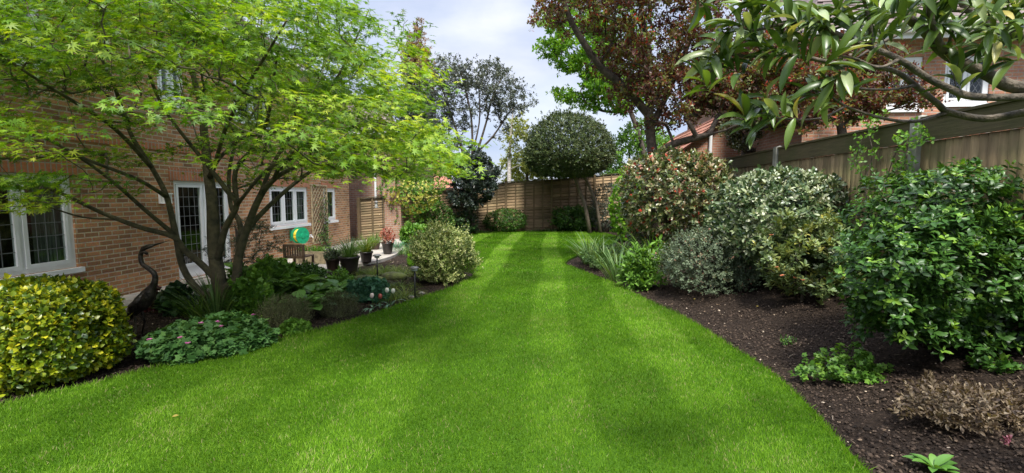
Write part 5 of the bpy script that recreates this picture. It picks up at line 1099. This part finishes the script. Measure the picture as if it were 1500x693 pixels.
bgtree('bronze_tree', 'bronze and olive leaved small tree over the fence in front of the neighbouring house', 'tree', 1235, 9.3, [(1235, 220), (1225, 165)], [pxblob(1190, 140, 9.3, 62, 42, .7), pxblob(1245, 150, 9.3, 50, 30, .6), pxblob(1150, 110, 9.8, 45, 40, .6), pxblob(1230, 115, 9.6, 34, 24, .5), pxblob(1295, 128, 9.2, 40, 34, .5), pxblob(1275, 95, 9.5, 40, 30, .5), pxblob(1345, 140, 9.2, 22, 22, .4), pxblob(1190, 90, 9.8, 60, 34, .5)], LM['purple'], M['bark_dark'], nt=380, sub=11, subr=.2, k=6, ls=.065, seed=55, rt=.005)
# ================================================================== GARDEN ORNAMENTS AND FITTINGS
M['bronze'] = plain('dark_bronze', (.06, .048, .038), .38, metal=.55, var=.5, scale=18, bump=.5, col2=(.018, .015, .013))
M['hose_green'] = plain('green_plastic', (.01, .33, .16), .4, var=.08); M['hose_yellow'] = plain('yellow_hose', (.75, .55, .03), .45, var=.08)
M['pot'] = plain('dark_glazed_pot', (.035, .028, .026), .35, var=.4, scale=6); M['pot_brown'] = plain('brown_pot', (.07, .04, .03), .5, var=.3, scale=6)
M['teak'] = plain('weathered_teak', (.16, .10, .06), .7, var=.3, scale=14, col2=(.07, .045, .03)); M['light_wood'] = plain('pale_trellis_wood', (.46, .37, .22), .8, var=.25, scale=10, col2=(.18, .14, .09))
M['steel'] = plain('brushed_black_steel', (.05, .05, .05), .4, metal=.5); M['lightcap'] = plain('grey_lamp_cap', (.22, .21, .19), .4, metal=.4); M['lamp_glass'] = plain('clear_lens', (.45, .46, .44), .15)
M['moss'] = plain('mossy_stone', (.10, .12, .03), .95, var=.5, scale=7, bump=1, bscale=25, col2=(.05, .045, .03))
# heron
HY = 5.1
def hq(u, v, dy=0): return at(u, v, HY+dy)
he = thing('heron_statue', 'dark bronze heron statue with an S-curved neck standing beside the golden shrub', 'statue', gp(200, 512, -.03))
mb = MB(); P = catmull([hq(216, 372), hq(210, 369), hq(206, 374), hq(208, 386), hq(217, 393), hq(226, 401), hq(227, 412), hq(221, 424), hq(214, 436), hq(205, 447), hq(197, 456), hq(192, 466)], 4)
rad = np.interp(np.linspace(0, 1, len(P)), [0, .1, .25, .5, .6, .68, .78, .88, 1], [.014, .022, .024, .030, .038, .075, .095, .06, .012]); mb.tube(P, rad, 14); mb.build('body', M['bronze'], he, True)
mb = MB(); mb.tube([hq(205, 371), hq(210, 364), hq(218, 361), hq(226, 359)], [.014, .028, .026, .013], 12); mb.tube([hq(205, 371), hq(207, 378), hq(205, 383)], [.012, .008, .002], 6); mb.build('head', M['bronze'], he, True)
mb = MB(); mb.tube([hq(224, 359.5), hq(236, 356), hq(249, 352)], [.013, .008, .0015], 10); mb.build('beak', M['bronze'], he, True)
for k_, (a, b_, g_) in enumerate((((196, 455), (193, 485), (193, 513)), ((207, 452), (205, 470), (208, 488)))):
    mb = MB(); dy = .0 if k_ == 0 else .25; foot = gp(g_[0], g_[1], -.02) if k_ == 0 else hq(208, 496, .12); foot = np.array([foot[0], foot[1], -.02]) if k_ else foot
    top = hq(a[0], a[1]); knee = (top+foot)/2+np.array([.02, .02, 0]); mb.tube([top, knee, foot], [.016, .011, .010], 8)
    for an in (-2.3, -1.6, -.9, 1.4): mb.tube([foot+(0, 0, .012), foot+np.array([math.cos(an)*.09, math.sin(an)*.09, .006])], [.008, .004], 6)
    mb.build('leg', M['bronze'], he, True)
for sg in (-1, 1):
    w_ = MB(); c0 = hq(217, 428); c1 = hq(190, 466); ax = nrm(c1-c0); sd = np.array([0, 1, 0])*sg
    w_.tube([c0+sd*.05, (c0+c1)/2+sd*.085, c1+sd*.03+ax*.05], [.02, .05, .006], 8); wo_ = w_.build('wing', M['bronze'], he, True)
# hose reel on the wall
hc = hw(440, 345, WX+.28); ax = nrm(np.array([.95, -.31, 0.])); hr = thing('hose_reel', 'green reel of yellow garden hose mounted on the brick wall under the three-light window', 'hose reel', hc)
def disc(mb, c, ax, r, th, n=28):
    mb.tube([c-ax*th/2, c+ax*th/2], [r, r], n)
for s_ in (-.085, .085): mb = MB(); disc(mb, hc+ax*s_, ax, .225, .022); disc(mb, hc+ax*(s_*1.18), ax, .07, .02); [disc(mb, hc+ax*s_*1.15+(np.array([0, 0, 1])*math.sin(t)+np.cross(ax, (0, 0, 1))*math.cos(t))*.15, ax, .03, .012, 10) for t in np.arange(6)*PI/3]; mb.build('flange', M['hose_green'], hr)
mb = MB()
for q in range(6): 
    th = np.linspace(0, 2*PI, 29); cc0 = hc+ax*(-.06+.024*q); ring = [cc0+(np.array([0, 0, 1])*math.sin(t)+np.cross(ax, (0, 0, 1))*math.cos(t))*(.165) for t in th]; mb.tube(ring, .014, 6)
mb.tube([hc+np.array([0, 0, -.17]), hc+np.array([.02, -.02, -.4]), hc+np.array([.01, .03, -.62]), hc+np.array([0, .1, -.75])], .011, 6); mb.build('hose', M['hose_yellow'], hr, True)
mb = MB(); disc(mb, hc, ax, .13, .14); mb.build('drum', M['hose_green'], hr)
mb = MB(); mb.box((WX+.003, hc[1]-.05, hc[2]-.15), (WX+.02, hc[1]+.05, hc[2]+.15)); mb.bar((WX+.02, hc[1], hc[2]), (hc[0], hc[1], hc[2]), .05, .05); mb.build('wall_bracket', M['hose_green'], hr)
tp_ = hw(454, 346, WX+.05); tt = thing('wall_tap', 'small pale outdoor tap on the brick wall right of the hose reel', 'tap', tp_); mb = MB(); mb.tube([(WX+.003, tp_[1], tp_[2]), (WX+.12, tp_[1], tp_[2]), (WX+.14, tp_[1], tp_[2]-.05)], [.018, .018, .014], 8); mb.build('spout', M['upvc'], tt); mb = MB(); mb.bar((WX+.08, tp_[1]-.05, tp_[2]+.05), (WX+.08, tp_[1]+.05, tp_[2]+.05), .02, .015); mb.tube([(WX+.08, tp_[1], tp_[2]), (WX+.08, tp_[1], tp_[2]+.05)], .01, 6); mb.build('handle', M['upvc'], tt)
# trellis
ta = hw(458, 330, WX+.03)[1]; tb = hw(480, 330, WX+.03)[1]; tz0 = .25; tz1 = hw(468, 272, WX+.03)[2]; tr = thing('wall_trellis', 'tall diamond lattice wooden trellis on the brick wall between the two small windows', 'trellis', (WX+.03, (ta+tb)/2, tz0))
mb = MB(); Wt = tb-ta; Ht = tz1-tz0; stp = .17
for sg in (1, -1):
    k_ = -Ht
    while k_ < Wt+Ht:
        seg = []
        for t in np.linspace(0, 1, 160):
            zz = tz0+t*Ht; aa = ta+k_+t*Ht*.9 if sg > 0 else tb-k_-t*Ht*.9
            if ta <= aa <= tb: seg.append((aa, zz))
        if len(seg) > 1 and seg[-1][1]-seg[0][1] > .03: mb.bar((WX+.03+.006*sg, *seg[0]), (WX+.03+.006*sg, *seg[-1]), .024, .010, (1, 0, 0))
        k_ += stp
mb.build('lattice', M['light_wood'], tr)
mb = MB(); 
for a in (ta, tb): mb.box((WX+.012, a-.018, tz0), (WX+.05, a+.018, tz1))
for z_ in (tz0, tz1): mb.box((WX+.0125, ta-.018, z_-.018), (WX+.0505, tb+.018, z_+.018))
mb.build('frame', M['light_wood'], tr)
cl = thing('wall_climber', 'green climber growing up the lattice trellis on the house wall', 'climber', (WX+.12, tb-.1, .02)); mb = MB(); PV = []
for q in range(4):
    rq = np.random.default_rng(q); pts = [(WX+.1, tb-.15+rq.normal(0, .05), .0)]+[(WX+.08, tb-.3+rq.normal(0, .2)+.0, z_) for z_ in (.4, .8, 1.2, 1.55)]; Pp = catmull(pts, 5); mb.tube(Pp, np.linspace(.01, .003, len(Pp)), 5); PV += list(Pp)
mb.build('stem', M['bark_dark'], cl, True); PV = np.array(PV); PV = PV[np.random.default_rng(2).random(len(PV)) < np.clip(1.3-PV[:, 2]*.75, .2, 1)]; rg = np.random.default_rng(3); pv = np.repeat(PV, 3, 0)+rg.normal(0, .07, (len(PV)*3, 3)); pv[:, 0] = np.maximum(pv[:, 0], WX+.06)
pos, d, n, idx = rosettes(rg, pv, np.tile([.6, -.3, .4], (len(pv), 1)), 4, .04); leaves('foliage', OVAL, pos, d, n, .05, 1.0, LM['mid'], cl, None)
# wooden chair
chp = gp(432, 404, .0); ch = thing('garden_chair', 'small slatted wooden chair seen from behind below the hose reel', 'chair', chp, 0)
cx, cy = chp[0], chp[1]; zt = at(432, 358, cy)[2]; hwid = .23
mb = MB()
for k_ in range(8): xk = cx-hwid+.045+k_*(2*hwid-.09)/7; mb.box((xk-.014, cy-.012, .42), (xk+.014, cy+.012, zt-.05))
mb.box((cx-hwid, cy-.016, zt-.052), (cx+hwid, cy+.016, zt)); mb.box((cx-hwid+.03, cy-.014, .37), (cx+hwid-.03, cy+.014, .425)); mb.build('backrest', M['teak'], ch)
mb = MB(); [mb.box((cx-hwid, cy+.04+k_*.075, .385), (cx+hwid, cy+.1+k_*.075, .41)) for k_ in range(5)]; mb.build('seat', M['teak'], ch)
for (ax_, ay_) in ((-hwid+.001, -.002), (hwid-.04, -.002), (-hwid+.001, .38), (hwid-.04, .38)): mb = MB(); mb.box((cx+ax_, cy+ay_-.019, .02), (cx+ax_+.039, cy+ay_+.021, zt-.002 if ay_ < 0 else .384)); mb.build('leg', M['teak'], ch)
# low timber planter with a leaning stake
pp = gp(462, 385, .03); pl = thing('timber_planter', 'low pale timber trough with white flowers below the trellis', 'planter', pp); mb = MB()
mb.box((pp[0]-.5, pp[1]-.15, .03), (pp[0]+.45, pp[1]-.12, .33)); mb.box((pp[0]-.5, pp[1]+.12, .03), (pp[0]+.45, pp[1]+.15, .33)); mb.box((pp[0]-.5, pp[1]-.12, .03), (pp[0]-.47, pp[1]+.12, .33)); mb.box((pp[0]+.42, pp[1]-.12, .03), (pp[0]+.45, pp[1]+.12, .33)); mb.box((pp[0]-.47, pp[1]-.12, .2), (pp[0]+.42, pp[1]+.12, .28)); mb.build('trough', M['light_wood'], pl)
shrub('white_bedding', 'low white-flowered bedding plants filling the pale timber trough', 'perennial', (pp[0], pp[1], .28), (.42, .12, .16), LM['lime'], ls=.045, tips=120, k=6, seed=61, stems=0, upb=1)
# pots with plants
def pot(lab, u, vb, vt, hw_, mat, plant, plab, seed, group='plant pots on the patio'):
    p = gp(u, vb, .03); r = hw_/F*p[1]; h = (vb-vt)/F*p[1]; c0 = (p[0], p[1]+r, .03); t = thing('plant_pot', lab, 'plant pot', c0, 0, group)
    mb = MB(); mb.lathe([(r*.68, 0), (r*.74, h*.15), (r*.93, h*.8), (r*.98, h*.86), (r*1.04, h*.88), (r*1.04, h), (r*.93, h), (r*.9, h*.9), (.01, h*.89)], c0, 28); mb.build('pot_body', mat, t, True)
    mb = MB(); mb.lathe([(.005, h*.9), (r*.9, h*.9), (r*.89, h*.93), (.005, h*.94)], c0, 20); mb.build('compost', M['soil'], t)
    q = (c0[0], c0[1], c0[2]+h*.93)
    if plant[0] == 'tuft': tuft(plant[3], plab, 'plant', q, plant[1], plant[2], .016, plant[4], .75, seed, tmpl=STRAP, basew=r*.7)
    else: shrub(plant[3], plab, 'plant', q, (r*plant[1], r*plant[1], plant[2]), plant[4], ls=.05, tips=130, k=6, seed=seed, stems=5, upb=.9, tmpl=OVAL, lump=.25)
pot('broad dark pot, nearest of the patio pots', 506, 401, 376, 15.5, M['pot'], ('tuft', 240, .62, 'agapanthus', LM['strap']), 'long arching strap leaves in the nearest dark pot', 71)
pot('brown pot left of the broad dark pot', 483, 399, 379, 11, M['pot_brown'], ('bush', 1.1, .22, 'bedding_plant', LM['grey']), 'small grey-green plant in the brown pot', 72)
pot('dark pot in the middle of the patio row', 533, 386, 369, 10, M['pot'], ('tuft', 200, .55, 'daylily', LM['sedge']), 'yellow-green strappy plant in the middle dark pot', 73)
pot('tall dark rimmed pot at the far end of the patio row', 565, 373, 355, 9, M['pot'], ('bush', 1.25, .42, 'red_potted_shrub', LM['darkred2']) if 'darkred2' in LM else ('bush', 1.25, .42, 'red_potted_shrub', leafmat('coral_leaf', [(0, (.16, .06, .04)), (.6, (.40, .12, .09)), (1, (.55, .28, .2))], .5, .3, .3)), 'coral red leaved shrub in the far dark pot', 74)
pot('small dark pot beside the far end of the trellis', 548, 366, 356, 7, M['pot_brown'], ('tuft', 120, .5, 'grassy_plant', LM['strap']), 'dark green grassy plant by the side fence', 75)
# loose plants behind the pots against the fence
for i, (u, v, vt, m_, lab) in enumerate(((520, 372, 345, 'lime', 'pale green strappy plant against the house corner'), (545, 358, 338, 'lime', 'pale green strappy plant before the side fence'), (582, 366, 338, 'teal', 'blue-green spiky plant right of the coral potted shrub'), (592, 372, 350, 'strap', 'small spiky plant at the edge of the side lawn'), (495, 378, 350, 'strap', 'dark grassy plant below the single-light window'))):
    tuftpx('spiky_plant', lab, 'perennial', u, v, vt, 160, .016, LM[m_], .9, 120+i, tmpl=STRAP2, basew=.2)
# path lights
def plight(lab, u, v, vb, hwp):
    p = gp(u, vb, 0); Yl = p[1]; top = at(u, v, Yl); s_ = Yl/F; r = hwp*s_; t = thing('path_light', lab, 'path light', p, 0, 'solar path lights in the left bed')
    mb = MB(); mb.tube([(p[0], p[1], -.05), (p[0], p[1], top[2]-.05)], [.014, .014], 10); mb.build('stake', M['steel'], t, True)
    mb = MB(); mb.lathe([(.02, -.06), (.05, -.05), (.052, -.015), (.03, -.012)], (p[0], p[1], top[2]), 18); mb.build('lens', M['lamp_glass'], t, True)
    mb = MB(); mb.lathe([(.03, -.012), (r, -.014), (r*1.02, -.004), (r*.7, .016), (.01, .022)], (p[0], p[1], top[2]), 22); mb.build('cap', M['lightcap'], t, True)
plight('path light with a round grey cap in front of the variegated shrub', 608, 392, 437, 7); plight('path light with a round grey cap among the sedges near the pots', 553, 374, 408, 6.5)
# mossy stones
for i, (u, v, w_, lab) in enumerate(((540, 414, 26, 'long mossy edging stone behind the teal mound'), (578, 409, 20, 'mossy edging stone below the farther sedges'), (508, 418, 16, 'mossy edging stone beside the hostas'), (603, 437, 6, 'small buff stone at the foot of the nearer path light'), (618, 431, 5, 'small buff stone under the variegated shrub'))):
    p = ground_hit(u, v); r = w_/F*p[1]; bmm = bmesh.new(); bmesh.ops.create_icosphere(bmm, subdivisions=3, radius=1)
    for vv in bmm.verts: q = np.array(vv.co); f_ = 1+.12*float(snoise(q[None], 2.5, i)[0]); vv.co = (q[0]*r*f_, q[1]*min(r*.6, .15)*f_, q[2]*min(r*.5, .11)*f_)
    me = bpy.data.meshes.new('edging_stone'); bmm.to_mesh(me); bmm.free(); [setattr(p_, 'use_smooth', True) for p_ in me.polygons]; me.materials.append(M['moss'] if w_ > 10 else M['slab'])
    o = bpy.data.objects.new('edging_stone', me); C.objects.link(o); o.location = (p[0], p[1], p[2]+.05 if w_ > 10 else p[2]+.02); tag(o, lab, 'stone', 'stones edging the left bed')
# fallen leaves
for i, (u, v, lab) in enumerate(((252, 616, 'fallen yellow leaf on the lawn below the geraniums'), (1108, 452, 'fallen yellow leaf on the soil under the rhododendron'), (1016, 441, 'fallen pale leaf on the soil before the bronze-grey shrub'))):
    p = ground_hit(u, v)+np.array([0, 0, .03]); o = leaves('fallen_leaf', OVAL, p[None], np.array([[.8, .5, .1]]), np.array([[.1, -.3, 1.]]), .045, 1.0, leafmat('fallen_leaf_%d' % i, [(0, (.34, .26, .05)), (1, (.38, .3, .08))]), None, np.array([.5])); tag(o, lab, 'leaf')
# bird feeder hanging before the side fence
fp_ = at(551, 300, 15.2); bfe = thing('bird_feeder', 'small bird feeder hanging before the side fence at the house corner', 'bird feeder', fp_); mb = MB(); mb.lathe([(.045, -.09), (.05, -.08), (.05, .07), (.045, .08)], fp_, 14); mb.build('seed_tube', M['lamp_glass'], bfe, True)
mb = MB(); mb.lathe([(.09, .08), (.075, .10), (.01, .14)], fp_, 16); mb.build('lid', M['lightcap'], bfe, True); mb = MB(); mb.lathe([(.01, -.11), (.11, -.105), (.115, -.085), (.105, -.085), (.01, -.095)], fp_, 18); mb.build('tray', M['lightcap'], bfe, True)
mb = MB(); mb.tube([fp_+(0, 0, .13), fp_+(.0, 0, .45)], .004, 5); mb.tube([fp_+(0, 0, .45), fp_+(.1, .02, .52), fp_+(.2, .04, .45), (fp_[0]+.2, fp_[1]+.04, 0)], .010, 6); mb.build('hanger', M['steel'], bfe)
# ================================================================== SKY, SUN, CAMERA
w = bpy.data.worlds.new('World'); SC.world = w; w.use_nodes = True; nt = w.node_tree; N = nt.nodes; L = nt.links; N.clear()
SUN_EL = math.radians(60); SUN_AZ = math.radians(SUNAZ)   # azimuth clockwise from +Y
sky = N.new('ShaderNodeTexSky'); sky.sky_type = 'NISHITA'; sky.sun_disc = False; sky.sun_elevation = SUN_EL; sky.sun_rotation = SUN_AZ; sky.air_density = 1.0; sky.dust_density = 2.0
tc = N.new('ShaderNodeTexCoord'); mp = N.new('ShaderNodeMapping'); mp.inputs['Scale'].default_value = (1, 1, 2.6); L.new(tc.outputs['Generated'], mp.inputs[0])
nz = N.new('ShaderNodeTexNoise'); nz.inputs['Scale'].default_value = 2.3; nz.inputs['Detail'].default_value = 7; nz.inputs['Roughness'].default_value = .52; nz.inputs['Distortion'].default_value = .3; L.new(mp.outputs[0], nz.inputs['Vector'])
cr = N.new('ShaderNodeValToRGB'); cr.color_ramp.elements[0].position = .30; cr.color_ramp.elements[1].position = .62
cr.color_ramp.elements[0].color = (.52, .52, .52, 1); cr.color_ramp.elements[1].color = (.97, .97, .97, 1); L.new(nz.outputs['Fac'], cr.inputs[0])
n2 = N.new('ShaderNodeTexNoise'); n2.inputs['Scale'].default_value = 3.2; n2.inputs['Detail'].default_value = 8; L.new(mp.outputs[0], n2.inputs['Vector'])
cc = ramp(N, [(.3, (2.7, 3.2, 4.6)), (.7, (5.0, 5.2, 5.7))]); L.new(n2.outputs['Fac'], cc.inputs[0])
mx = N.new('ShaderNodeMixRGB'); L.new(cr.outputs[0], mx.inputs[0]); L.new(sky.outputs[0], mx.inputs[1]); L.new(cc.outputs[0], mx.inputs[2])
sz = N.new('ShaderNodeSeparateXYZ'); L.new(tc.outputs['Generated'], sz.inputs[0])
mz = N.new('ShaderNodeMapRange'); mz.interpolation_type = 'SMOOTHSTEP'; mz.inputs['From Min'].default_value = .5; mz.inputs['From Max'].default_value = .85; mz.inputs['To Min'].default_value = 1; mz.inputs['To Max'].default_value = 2.8; L.new(sz.outputs[2], mz.inputs['Value'])
vm = N.new('ShaderNodeVectorMath'); vm.operation = 'SCALE'; L.new(cc.outputs[0], vm.inputs[0]); L.new(mz.outputs[0], vm.inputs['Scale']); L.new(vm.outputs[0], mx.inputs[2])
bg = N.new('ShaderNodeBackground'); bg.inputs[1].default_value = SKYS; L.new(mx.outputs[0], bg.inputs[0])
o = N.new('ShaderNodeOutputWorld'); L.new(bg.outputs[0], o.inputs[0])
sl = bpy.data.lights.new('sun', 'SUN'); sl.energy = SUNE; sl.angle = math.radians(SUNA); sl.color = (1, .96, .88)
so = bpy.data.objects.new('sun', sl); C.objects.link(so)
dsun = np.array([math.sin(SUN_AZ)*math.cos(SUN_EL), math.cos(SUN_AZ)*math.cos(SUN_EL), math.sin(SUN_EL)])
import mathutils
so.rotation_euler = mathutils.Vector(dsun.tolist()).to_track_quat('Z', 'Y').to_euler(); so.location = (0, 0, 30)
cd = bpy.data.cameras.new('camera'); co = bpy.data.objects.new('camera', cd); C.objects.link(co)
cd.sensor_width = 36; cd.sensor_fit = 'HORIZONTAL'; cd.lens = F*36/1500; cd.clip_start = .05; cd.clip_end = 2000
m4 = mathutils.Matrix(((Rt[0], Up[0], -Fw[0], CAM[0]), (Rt[1], Up[1], -Fw[1], CAM[1]), (Rt[2], Up[2], -Fw[2], CAM[2]), (0, 0, 0, 1)))
co.matrix_world = m4
SC.camera = co
SC.view_settings.view_transform = 'Standard'; SC.view_settings.look = 'None'; SC.view_settings.gamma = 1; SC.view_settings.use_curve_mapping = False
SC.view_settings.exposure = EXPO
SC.render.engine = 'CYCLES'; SC.cycles.max_bounces = 8; SC.cycles.transparent_max_bounces = 8; SC.cycles.transmission_bounces = 4; SC.cycles.diffuse_bounces = 4; SC.cycles.glossy_bounces = 2
SC.cycles.use_denoising = True; SC.cycles.sample_clamp_indirect = 4
